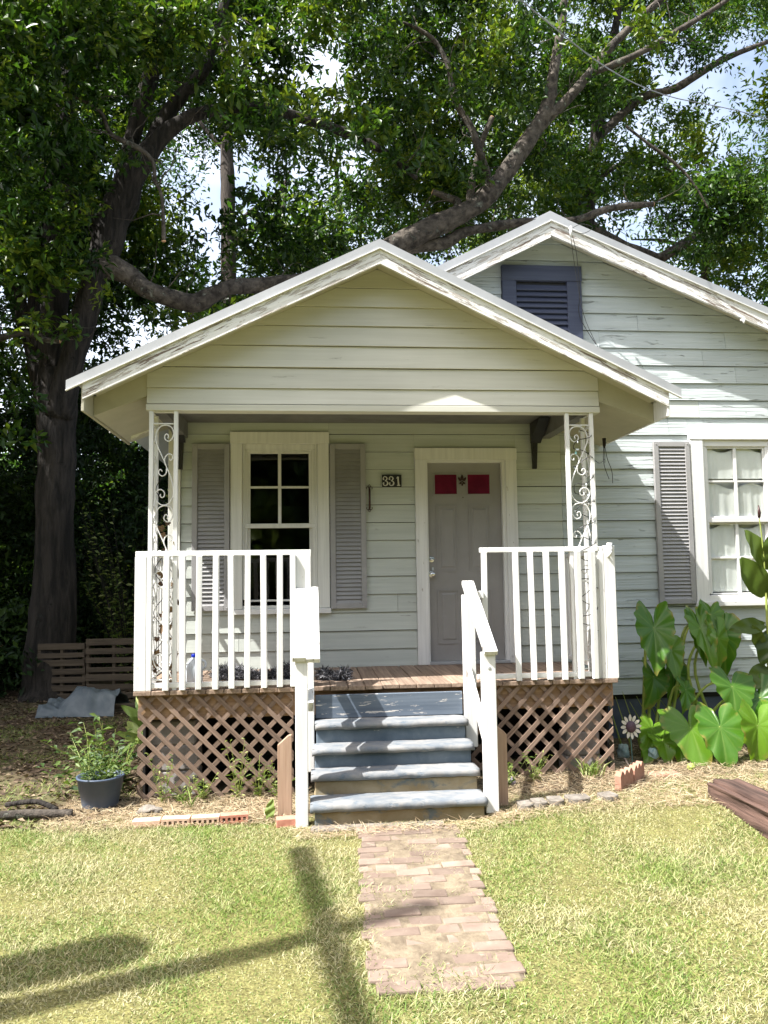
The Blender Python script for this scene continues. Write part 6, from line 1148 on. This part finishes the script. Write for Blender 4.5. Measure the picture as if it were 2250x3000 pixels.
BLOBS_left = [(-13.24, 0.89, 11.37, 0.85), (-11.55, 3.64, 11.27, 0.79), (-11.04, 1.49, 9.49, 0.73), (-14.13, -0.57, 10.92, 1.01), (-11.54, 2.83, 8.42, 0.91), (-14.53, -0.14, 12.19, 1.05), (-14.86, -1.7, 11.51, 0.88), (-10.95, 2.51, 9.61, 1.06), (-11.89, 5.13, 7.1, 0.73), (-13.65, 1.47, 11.06, 0.93), (-8.2, -0.26, 7.97, 0.93), (-10.76, 3.41, 8.9, 0.74), (-7.75, 4.97, 5.72, 1.03), (-14.34, 3.1, 9.74, 0.82), (-13.91, -0.19, 9.76, 0.91), (-10.13, -0.84, 9.73, 0.82), (-11.78, 0.22, 6.01, 0.76), (-12.96, 5.83, 7.83, 1.0), (-10.46, 2.45, 7.04, 1.08), (-13.99, 4.93, 10.89, 1.05), (-14.0, 5.37, 9.97, 0.93), (-12.95, 0.65, 12.16, 1.09), (-8.99, -0.91, 9.07, 0.98), (-14.01, 4.45, 10.69, 0.75), (-14.02, 2.6, 11.64, 1.1), (-12.76, 4.34, 9.48, 0.84), (-10.4, -0.27, 5.45, 0.87), (-12.35, -0.04, 7.55, 0.75), (-14.95, -0.85, 12.32, 0.87), (-12.71, 1.37, 12.21, 1.03), (-10.08, 4.33, 10.59, 1.05), (-11.29, 3.05, 7.62, 1.07), (-11.19, 6.24, 6.93, 0.84), (-8.62, 2.99, 6.77, 0.75), (-9.29, -0.36, 8.92, 1.03), (-9.72, 2.35, 6.4, 1.07), (-10.18, 3.4, 8.07, 0.98), (-11.17, -0.3, 7.8, 1.0), (-10.05, 1.72, 10.02, 1.07), (-9.28, 6.03, 7.05, 1.05), (-10.32, 2.28, 9.53, 0.77), (-15.52, -2.42, 11.7, 0.86), (-12.42, 0.77, 11.61, 0.99), (-10.54, 3.5, 6.76, 1.08), (-13.14, 5.01, 9.11, 0.76), (-9.51, -0.74, 10.15, 0.8), (-14.91, 3.43, 11.7, 1.06), (-8.72, 3.64, 6.35, 1.1), (-9.9, 3.85, 5.39, 0.83), (-10.68, 1.87, 8.22, 0.85), (-13.03, 3.3, 7.79, 0.75), (-13.01, 2.77, 10.63, 0.87), (-13.66, 2.7, 9.58, 0.89), (-8.86, 0.84, 9.02, 0.71), (-11.66, 0.13, 6.56, 0.77), (-13.64, 4.98, 9.49, 0.9), (-12.57, -0.44, 11.52, 0.99), (-9.27, -0.85, 5.2, 0.71), (-9.79, -1.61, 8.48, 0.91), (-13.91, -0.46, 12.06, 1.08), (-11.96, 1.36, 12.15, 0.98), (-10.96, -0.21, 6.26, 0.74), (-10.43, 3.28, 6.72, 0.73), (-13.8, 0.88, 11.62, 1.06), (-11.02, -0.53, 11.21, 0.81), (-9.52, 2.67, 6.9, 0.92), (-11.21, 4.68, 6.92, 1.01), (-12.54, -1.76, 8.4, 1.05), (-10.53, -0.01, 8.89, 0.83), (-8.82, 0.89, 6.42, 1.1), (-12.76, -0.56, 7.53, 0.83), (-9.33, 2.51, 6.33, 1.03), (-8.58, 0.08, 6.44, 0.74), (-12.16, 2.55, 10.45, 0.8), (-9.18, 5.05, 8.65, 0.75), (-10.89, 4.4, 5.68, 0.95), (-8.45, -1.13, 6.27, 0.8), (-12.9, 4.06, 11.03, 0.86), (-12.33, 2.79, 6.62, 0.82), (-8.47, 0.47, 8.08, 0.97), (-9.37, -1.64, 9.51, 0.96), (-12.38, -0.85, 7.63, 0.84), (-10.92, 5.22, 10.04, 0.87), (-8.34, 5.36, 8.41, 0.89), (-11.77, -1.4, 9.9, 0.98), (-13.22, 1.8, 11.83, 0.95), (-11.3, 4.43, 10.56, 0.88), (-6.89, 6.12, 5.79, 1.1), (-13.59, 4.57, 9.89, 1.01), (-10.51, 0.86, 6.49, 0.75), (-14.69, -1.23, 11.19, 0.92), (-9.06, 5.77, 8.41, 0.77), (-9.2, -1.1, 8.95, 1.04), (-13.85, -0.16, 9.96, 0.74), (-9.55, 3.72, 9.25, 1.01), (-13.25, 4.51, 9.13, 0.85), (-7.46, 2.42, 5.51, 0.98), (-12.31, 2.91, 6.79, 0.86), (-12.26, 3.18, 9.86, 0.84), (-10.6, 4.85, 5.68, 0.93), (-7.83, 3.77, 5.39, 0.73), (-11.08, 3.87, 9.82, 1.09), (-12.27, 0.5, 12.19, 0.8), (-11.04, 1.94, 5.4, 0.93), (-11.54, -0.69, 9.66, 0.89), (-11.55, 3.59, 11.03, 0.97), (-14.06, 2.17, 10.07, 0.78), (-10.81, 2.49, 7.18, 0.73), (-13.58, 0.74, 10.85, 1.09), (-11.64, 4.04, 12.38, 0.9), (-11.6, -2.13, 10.46, 1.03), (-10.14, 3.5, 5.9, 1.07), (-10.29, 2.1, 6.82, 1.05), (-8.95, 1.19, 9.02, 0.81), (-11.75, 2.19, 11.38, 0.71), (-8.98, 6.4, 5.38, 0.95), (-10.92, -0.68, 7.39, 1.09), (-14.38, 1.04, 11.53, 0.74), (-14.26, 2.47, 9.75, 0.72), (-9.88, 3.79, 9.55, 0.8), (-11.31, -1.17, 12.49, 0.92), (-9.56, 2.06, 9.62, 1.08), (-13.68, -0.39, 12.26, 1.1), (-14.34, 4.19, 10.76, 0.78), (-14.14, -2.12, 11.31, 0.73), (-11.7, 3.29, 12.4, 0.74), (-7.79, -0.58, 6.01, 1.04), (-15.32, 2.83, 12.4, 0.89), (-12.24, 4.7, 9.85, 1.09), (-8.11, 2.34, 5.53, 1.06), (-10.76, -1.22, 10.24, 0.81), (-9.59, 0.05, 5.8, 0.89), (-11.71, 2.89, 11.41, 1.06), (-11.19, -0.53, 10.86, 0.99), (-15.1, -2.59, 11.86, 0.77), (-8.9, 5.5, 8.26, 0.91), (-15.04, -2.0, 11.41, 0.95), (-10.5, 0.32, 5.76, 1.01), (-13.88, -2.12, 11.21, 0.83), (-12.31, 2.66, 7.88, 0.91), (-10.34, 2.66, 7.15, 0.9), (-8.45, -0.17, 8.26, 0.88), (-12.05, 0.46, 9.78, 1.07), (-15.24, 0.61, 12.35, 0.7), (-10.22, 0.88, 8.89, 0.99), (-13.11, -1.69, 9.87, 1.09), (-11.5, 5.24, 8.95, 0.97), (-11.06, 3.69, 9.95, 0.97), (-11.87, -0.71, 11.64, 0.94), (-10.47, 3.21, 7.72, 0.8), (-8.39, -0.05, 7.81, 0.94), (-10.17, -0.81, 7.19, 1.01), (-11.28, 2.49, 6.0, 0.73), (-8.56, 1.5, 8.61, 0.73), (-14.95, 1.24, 11.99, 1.08), (-10.44, 2.52, 6.81, 1.03), (-11.66, 0.99, 6.6, 1.0), (-8.51, 1.77, 7.61, 1.07), (-12.45, 4.28, 7.52, 1.06), (-14.09, 4.12, 11.42, 0.83), (-10.78, 3.71, 5.75, 0.93), (-10.37, 3.93, 5.97, 0.98), (-13.44, 2.08, 10.47, 0.77), (-12.98, 3.21, 10.23, 1.06), (-12.95, 1.34, 7.75, 1.05), (-9.63, 1.21, 6.36, 0.88), (-12.64, -2.02, 9.8, 1.06), (-13.44, 0.83, 11.62, 1.08), (-7.34, 4.39, 6.54, 0.84), (-13.36, 3.7, 10.94, 1.03), (-13.85, 1.04, 12.45, 0.97), (-10.54, 2.85, 10.24, 0.8), (-8.95, 7.18, 10.06, 0.98), (-9.8, 0.9, 10.66, 1.2), (-10.55, 5.77, 10.04, 1.18), (-8.23, 5.84, 11.79, 1.16), (-14.37, 0.8, 11.78, 0.84), (-8.49, 5.46, 5.62, 1.24), (-9.63, 0.95, 7.25, 1.14), (-10.32, 4.25, 11.33, 0.96), (-8.58, 7.69, 11.3, 1.02), (-13.16, 3.5, 7.68, 1.13), (-14.34, 1.64, 5.23, 0.86), (-12.67, 3.87, 10.83, 0.99), (-8.35, 3.47, 12.16, 0.97), (-12.57, 0.45, 10.82, 1.1), (-7.88, 3.47, 10.62, 0.88), (-8.01, -0.34, 6.01, 1.29), (-14.47, 7.62, 12.45, 0.83), (-11.85, 6.14, 12.26, 1.07), (-8.2, 2.82, 10.47, 0.83), (-10.08, 0.9, 10.28, 0.94), (-14.79, 3.04, 6.35, 1.05), (-14.95, 2.89, 6.26, 0.98), (-10.42, 5.66, 8.36, 1.01), (-12.85, 4.48, 10.43, 0.92), (-14.05, 5.33, 6.64, 1.18), (-10.84, -0.17, 7.25, 1.27), (-8.75, 4.87, 12.47, 1.3), (-9.11, 6.86, 8.5, 1.25), (-12.85, 7.49, 12.35, 1.21), (-7.8, 5.13, 9.94, 0.86), (-9.56, -0.22, 11.7, 1.2), (-8.43, 5.66, 6.72, 1.1), (-11.33, 6.89, 9.28, 1.01), (-9.62, 6.01, 9.58, 0.99), (-10.0, 4.13, 5.35, 0.94), (-13.9, 3.61, 5.4, 1.18), (-10.57, 0.24, 10.12, 1.19), (-14.75, 5.6, 8.29, 1.25)]  # many clumps set along sun rays so they shade the side yard
def limb_mesh(pts, seg, wob=.08, sub=6):
    sp = spline([tuple(q) for q in pts], sub); P = [Vector(q[:3]) for q in sp]; Rr_ = [max(.006, float(q[3])) for q in sp]
    V, F = tubevf(P, Rr_, seg)
    out = []
    for i, v in enumerate(V):
        ring = min(i//seg, len(P)-1); c = P[ring]; d = (v-c); q = v*2.2; k = 1+wob*2.2*mnoise.noise(q)+wob*mnoise.noise(v*6)
        out.append(c+d*k)
    return out, F
def tree(key, name, label, barks, crown=None, leafmat=None, base=None, cat='tree', group=None, fol=None):
    D_ = TREES[key]; b0 = D_['trunk'][0][0]; t = empty(name, (b0[0], b0[1], 0), label, cat, group)
    for l in D_['trunk']:
        l = list(l)
        l = [(l[0][0], l[0][1], -.15, l[0][3]*1.3), (l[0][0], l[0][1], .12, l[0][3]*1.12), (l[0][0], l[0][1], .45, l[0][3]*.98)]+[q for q in l if q[2] > .6]
        obj('trunk', mesh('trunk', *limb_mesh(l, 18, .07), barks[0], True), t)
    for i, l in enumerate(D_['limb']): obj('limb', mesh('limb', *limb_mesh(l, 10 if l[0][3] < .12 else 16, .10), barks[0] if key == 'oak' and i in (0, 1, 2, 3, 4, 11, 12) else barks[1], True), t)
    if crown: obj('crown', big_mesh('crown', *[q for q in foliage(crown, **fol)][:3], leafmat, None) if False else crown_mesh(crown, leafmat, fol), t)
    return t
def crown_mesh(blobs, mat, fol):
    V, s, i, r = foliage(blobs, **fol); return big_mesh('crown', V, s, i, mat, r)
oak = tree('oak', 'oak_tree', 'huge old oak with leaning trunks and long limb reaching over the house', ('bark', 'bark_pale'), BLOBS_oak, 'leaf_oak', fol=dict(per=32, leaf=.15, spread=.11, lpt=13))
# bare twigs on the oak
mb = MB()
for l in TREES['oak']['limb']:
    sp = spline([tuple(q) for q in l], 5)
    for q in sp[3:]:
        if random.random() < .30:
            p = Vector(q[:3]); dv = Vector((random.gauss(0, 1), random.gauss(0, .6), random.gauss(.2, .8))).normalized(); pts = [p]
            for k in range(5): dv = (dv+Vector((random.gauss(0, .3), random.gauss(0, .3), random.gauss(.02, .3)))).normalized(); pts.append(pts[-1]+dv*.16)
            mb.tube(pts, [.012, .010, .008, .006, .005, .003], 5)
tag(mb.build('twigs', 'bark_pale', oak), kind='stuff')
# sawn ends
for key, i in (('oak', 8), ('oak', 9), ('oak', 10), ('oak', 13), ('oak', 14)):
    a, b = Vector(TREES[key]['limb'][i][-2][:3]), Vector(TREES[key]['limb'][i][-1][:3]); d = (b-a).normalized(); r = TREES[key]['limb'][i][-1][3]
    MB().tube([b+d*.002, b+d*.012], [r*1.0, r*.92], 12).build('cut_end', 'cut', oak)
tree('right', 'shade_tree', 'leafy tree rising behind the right side of the roof', ('bark', 'bark_pale'), BLOBS_right, 'leaf_right', fol=dict(per=34, leaf=.16, spread=.12, lpt=13))
# trees further back: one trunk and crown each, crowns split by where they stand
BX = [(-13.5, 'tall dense tree at far left behind the oak'), (-5.2, 'dark slender trunked tree seen through gap left of porch gable'), (-.5, 'background tree behind the porch gable peak'), (5., 'background tree behind the main roof ridge'), (11.5, 'background tree at far right beyond the roof')]
parts = [[] for _ in BX]
for q in BLOBS_back: parts[min(range(len(BX)), key=lambda k: abs(BX[k][0]-q[0]))].append(q)
for k, (bx, lb) in enumerate(BX):
    if k == 1: t = tree('slim', 'slim_tree', lb, ('bark_dark', 'bark_dark'), group='trees behind the house')
    else:
        t = empty('background_tree', (bx, 16, 0), lb, 'tree', 'trees behind the house')
        sp = [(bx, 16, -.1, .30), (bx+.2, 16, 4, .24), (bx-.1, 16.1, 8, .19), (bx+.3, 16, 12, .12), (bx+.2, 16, 15, .06)]
        obj('trunk', mesh('trunk', *limb_mesh(sp, 12, .06), 'bark_dark', True), t)
        for j in range(7):
            z = 4.5+j*1.3; a = random.uniform(0, 6.28); r = 2.6; obj('limb', mesh('limb', *limb_mesh([(bx, 16, z, .09), (bx+r*.5*math.cos(a), 16+r*.4*math.sin(a), z+.7, .06), (bx+r*math.cos(a), 16+r*.8*math.sin(a), z+1.1, .02)], 7, .05, 3), 'bark_dark', True), t)
    obj('crown', crown_mesh(parts[k], 'leaf_back', dict(per=11, leaf=.21, spread=.3, lpt=12)), t)
# unseen tree added at left, its crown shaped to shade the side yard
t = empty('added_shade_tree', (-10.5, 3.5, 0), 'unseen spreading tree added at left to shade the side yard', 'tree')
obj('trunk', mesh('trunk', *limb_mesh([(-10.5, 3.5, -.1, .38), (-10.4, 3.5, 3, .32), (-10.7, 3.4, 7, .24), (-10.5, 3.5, 11, .1)], 14, .07), 'bark', True), t)
for j in range(8):
    a = j*.8; z = 4+j*.7; obj('limb', mesh('limb', *limb_mesh([(-10.5, 3.5, z, .12), (-10.5+1.6*math.cos(a), 3.5+1.5*math.sin(a), z+.9, .08), (-10.5+3.3*math.cos(a), 3.5+3*math.sin(a), z+1.6, .03)], 8, .05, 3), 'bark', True), t)
obj('crown', crown_mesh(BLOBS_left, 'leaf_oak', dict(per=40, leaf=.16, spread=.22)), t)
sap = empty('sapling', (-4.1, 5.6, 0), 'yellow green young tree in shade behind left corner of porch', 'tree')
st = [(-4.1, 5.6, .0, -4.1+random.uniform(-.9, .8), 5.4+random.uniform(-.6, .6), random.uniform(1.0, 3.3)) for _ in range(60)]
stems_tube('stem', st, 'bark', sap, .008); leaf_cluster('crown', st, 'weed', sap, .13, .012, 26)
# undergrowth and the wood beyond
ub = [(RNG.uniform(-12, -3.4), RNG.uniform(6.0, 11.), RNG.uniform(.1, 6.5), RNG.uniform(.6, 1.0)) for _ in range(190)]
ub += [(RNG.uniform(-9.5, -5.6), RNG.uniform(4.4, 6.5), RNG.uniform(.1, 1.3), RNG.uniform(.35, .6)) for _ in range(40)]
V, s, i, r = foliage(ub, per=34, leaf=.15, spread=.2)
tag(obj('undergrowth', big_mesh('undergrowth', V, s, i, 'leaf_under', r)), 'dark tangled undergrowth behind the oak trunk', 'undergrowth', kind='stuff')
hb = [(RNG.uniform(-45, 45), RNG.uniform(-34, -24), RNG.uniform(.3, 10), RNG.uniform(2, 3.2)) for _ in range(230)]  # unseen tree belt added to cut low sky light on the porch
hb += [(RNG.uniform(26, 34), RNG.uniform(-24, 14), RNG.uniform(.3, 9), RNG.uniform(2, 3)) for _ in range(90)]
V, s, i, r = foliage(hb, per=6, leaf=.75, spread=1.0)
tag(obj('unseen_tree_belt', big_mesh('unseen_tree_belt', V, s, i, 'leaf_back', r)), 'unseen trees across the street, added behind the viewer to block low sky', 'trees', kind='stuff')
fb = [(RNG.uniform(-34, 26), RNG.uniform(21, 28), RNG.uniform(.2, 6.5), RNG.uniform(1.6, 2.4)) for _ in range(190)]
V, s, i, r = foliage(fb, per=9, leaf=.42, spread=.7)
tag(obj('far_wood', big_mesh('far_wood', V, s, i, 'leaf_back', r)), 'far wood closing the view behind the yard', 'wood', kind='stuff')

# ------------------------------------------------------------------ grass, straw, litter
def lawn_edge(x): 
    e = -1.95+.12*mnoise.noise((x*1.3, 0, 3))+(.35*S((x-1.1)/.8))
    return e if x >= -2.6 else -1.75+.25*mnoise.noise((x*1.1, 2, 3))
def scatter(n, x0, x1, y0, y1): return np.stack([RNG.uniform(x0, x1, n), RNG.uniform(y0, y1, n)], 1)
def lawn():
    P = np.concatenate([scatter(290000, -3.9, 3.0, -4.9, -1.5), scatter(60000, -6.5, 5.5, -8.2, -1.5)])
    keep = []; 
    for k, (x, y) in enumerate(P):
        if y > lawn_edge(x)+RNG.normal()*.06: continue
        on_path = abs(x+.56-.03*math.sin(y*2)) < .32+.08*mnoise.noise((x*3, y*5, 1)) and -4.44 < y < -2.28
        if on_path and RNG.random() > .09+.5*(mnoise.noise((x*7, y*7, 9)) > .06): continue
        if 1.75 < x < 2.07 and y > -4.5: continue
        keep.append(k)
    P = P[keep]; n = len(P); Z = np.array([gz(x, y) for x, y in P]); C = np.column_stack([P, Z-.004])
    hm = np.array([.85+.9*mnoise.noise((x*1.7, y*1.7, 2)) for x, y in P]).clip(.4, 1.5)
    a = RNG.uniform(0, 6.28, n); up = np.where(RNG.random(n) < .35, RNG.uniform(.1, .5, n), RNG.uniform(.6, 1.8, n)); d = np.stack([np.cos(a), np.sin(a), up], 1)
    V, s, i, r = blades(C, d, RNG.uniform(.018, .048, n)*hm, RNG.uniform(.0026, .005, n), RNG.random(n), .3)
    return tag(obj('lawn_grass', big_mesh('lawn_grass', V, s, i, 'grass', r)), 'patchy green and straw coloured mown lawn', 'grass', kind='stuff')
lawn()
def straw():
    P = np.concatenate([scatter(9000, -3.1, -1.2, -2.05, -1.30), scatter(1500, -1.3, .3, -2.45, -2.2), scatter(12000, .1, 3.2, -2.35, -1.2), scatter(3000, 1.4, 3.4, -1.3, -.3)])
    n = len(P); C = np.column_stack([P, [gz(x, y)+RNG.uniform(.0, .03) for x, y in P]]); a = RNG.uniform(0, 6.28, n); d = np.stack([np.cos(a), np.sin(a), RNG.normal(.06, .22, n)], 1)
    keep = ~((P[:, 0] > -1.22) & (P[:, 0] < .09) & (P[:, 1] > -2.24)); C, d = C[keep], d[keep]; n = len(C)
    V, s, i, r = blades(C, d, RNG.uniform(.03, .12, n), RNG.uniform(.002, .0045, n), RNG.random(n), .2)
    tag(obj('dry_straw', big_mesh('dry_straw', V, s, i, 'straw', r)), 'dry straw mulch along the foot of the porch', 'straw', kind='stuff')
straw()
def litter():
    P = scatter(16000, -7.5, -2.62, -2.0, 5.2); n = len(P); C = np.column_stack([P, [gz(x, y)+RNG.uniform(.002, .02) for x, y in P]])
    a = RNG.uniform(0, 6.28, n); d = np.stack([np.cos(a), np.sin(a), RNG.normal(0, .25, n)], 1); N = RNG.normal(size=(n, 3))*.35+np.array([0, 0, 1.]); ln = RNG.uniform(.03, .085, n)
    V, s, i, r = leaves(C, d, N, ln, ln*.22, RNG.random(n)); tag(obj('leaf_litter', big_mesh('leaf_litter', V, s, i, 'litter', r)), 'brown fallen leaves on the shaded side yard', 'leaf litter', kind='stuff')
    P = scatter(22000, -7., -2.62, -1.9, 4.5); k = np.array([mnoise.noise((x*1.6, y*1.6, 8)) > .12 for x, y in P]); P = P[k]; n = len(P)
    C = np.column_stack([P, [gz(x, y)-.003 for x, y in P]]); a = RNG.uniform(0, 6.28, n); d = np.stack([np.cos(a), np.sin(a), RNG.uniform(.5, 1.8, n)], 1)
    V, s, i, r = blades(C, d, RNG.uniform(.03, .09, n), RNG.uniform(.003, .006, n), RNG.random(n)); tag(obj('yard_weeds', big_mesh('yard_weeds', V, s, i, 'weed', r)), 'sparse grass and weeds on the shaded side yard', 'grass', kind='stuff')
litter()
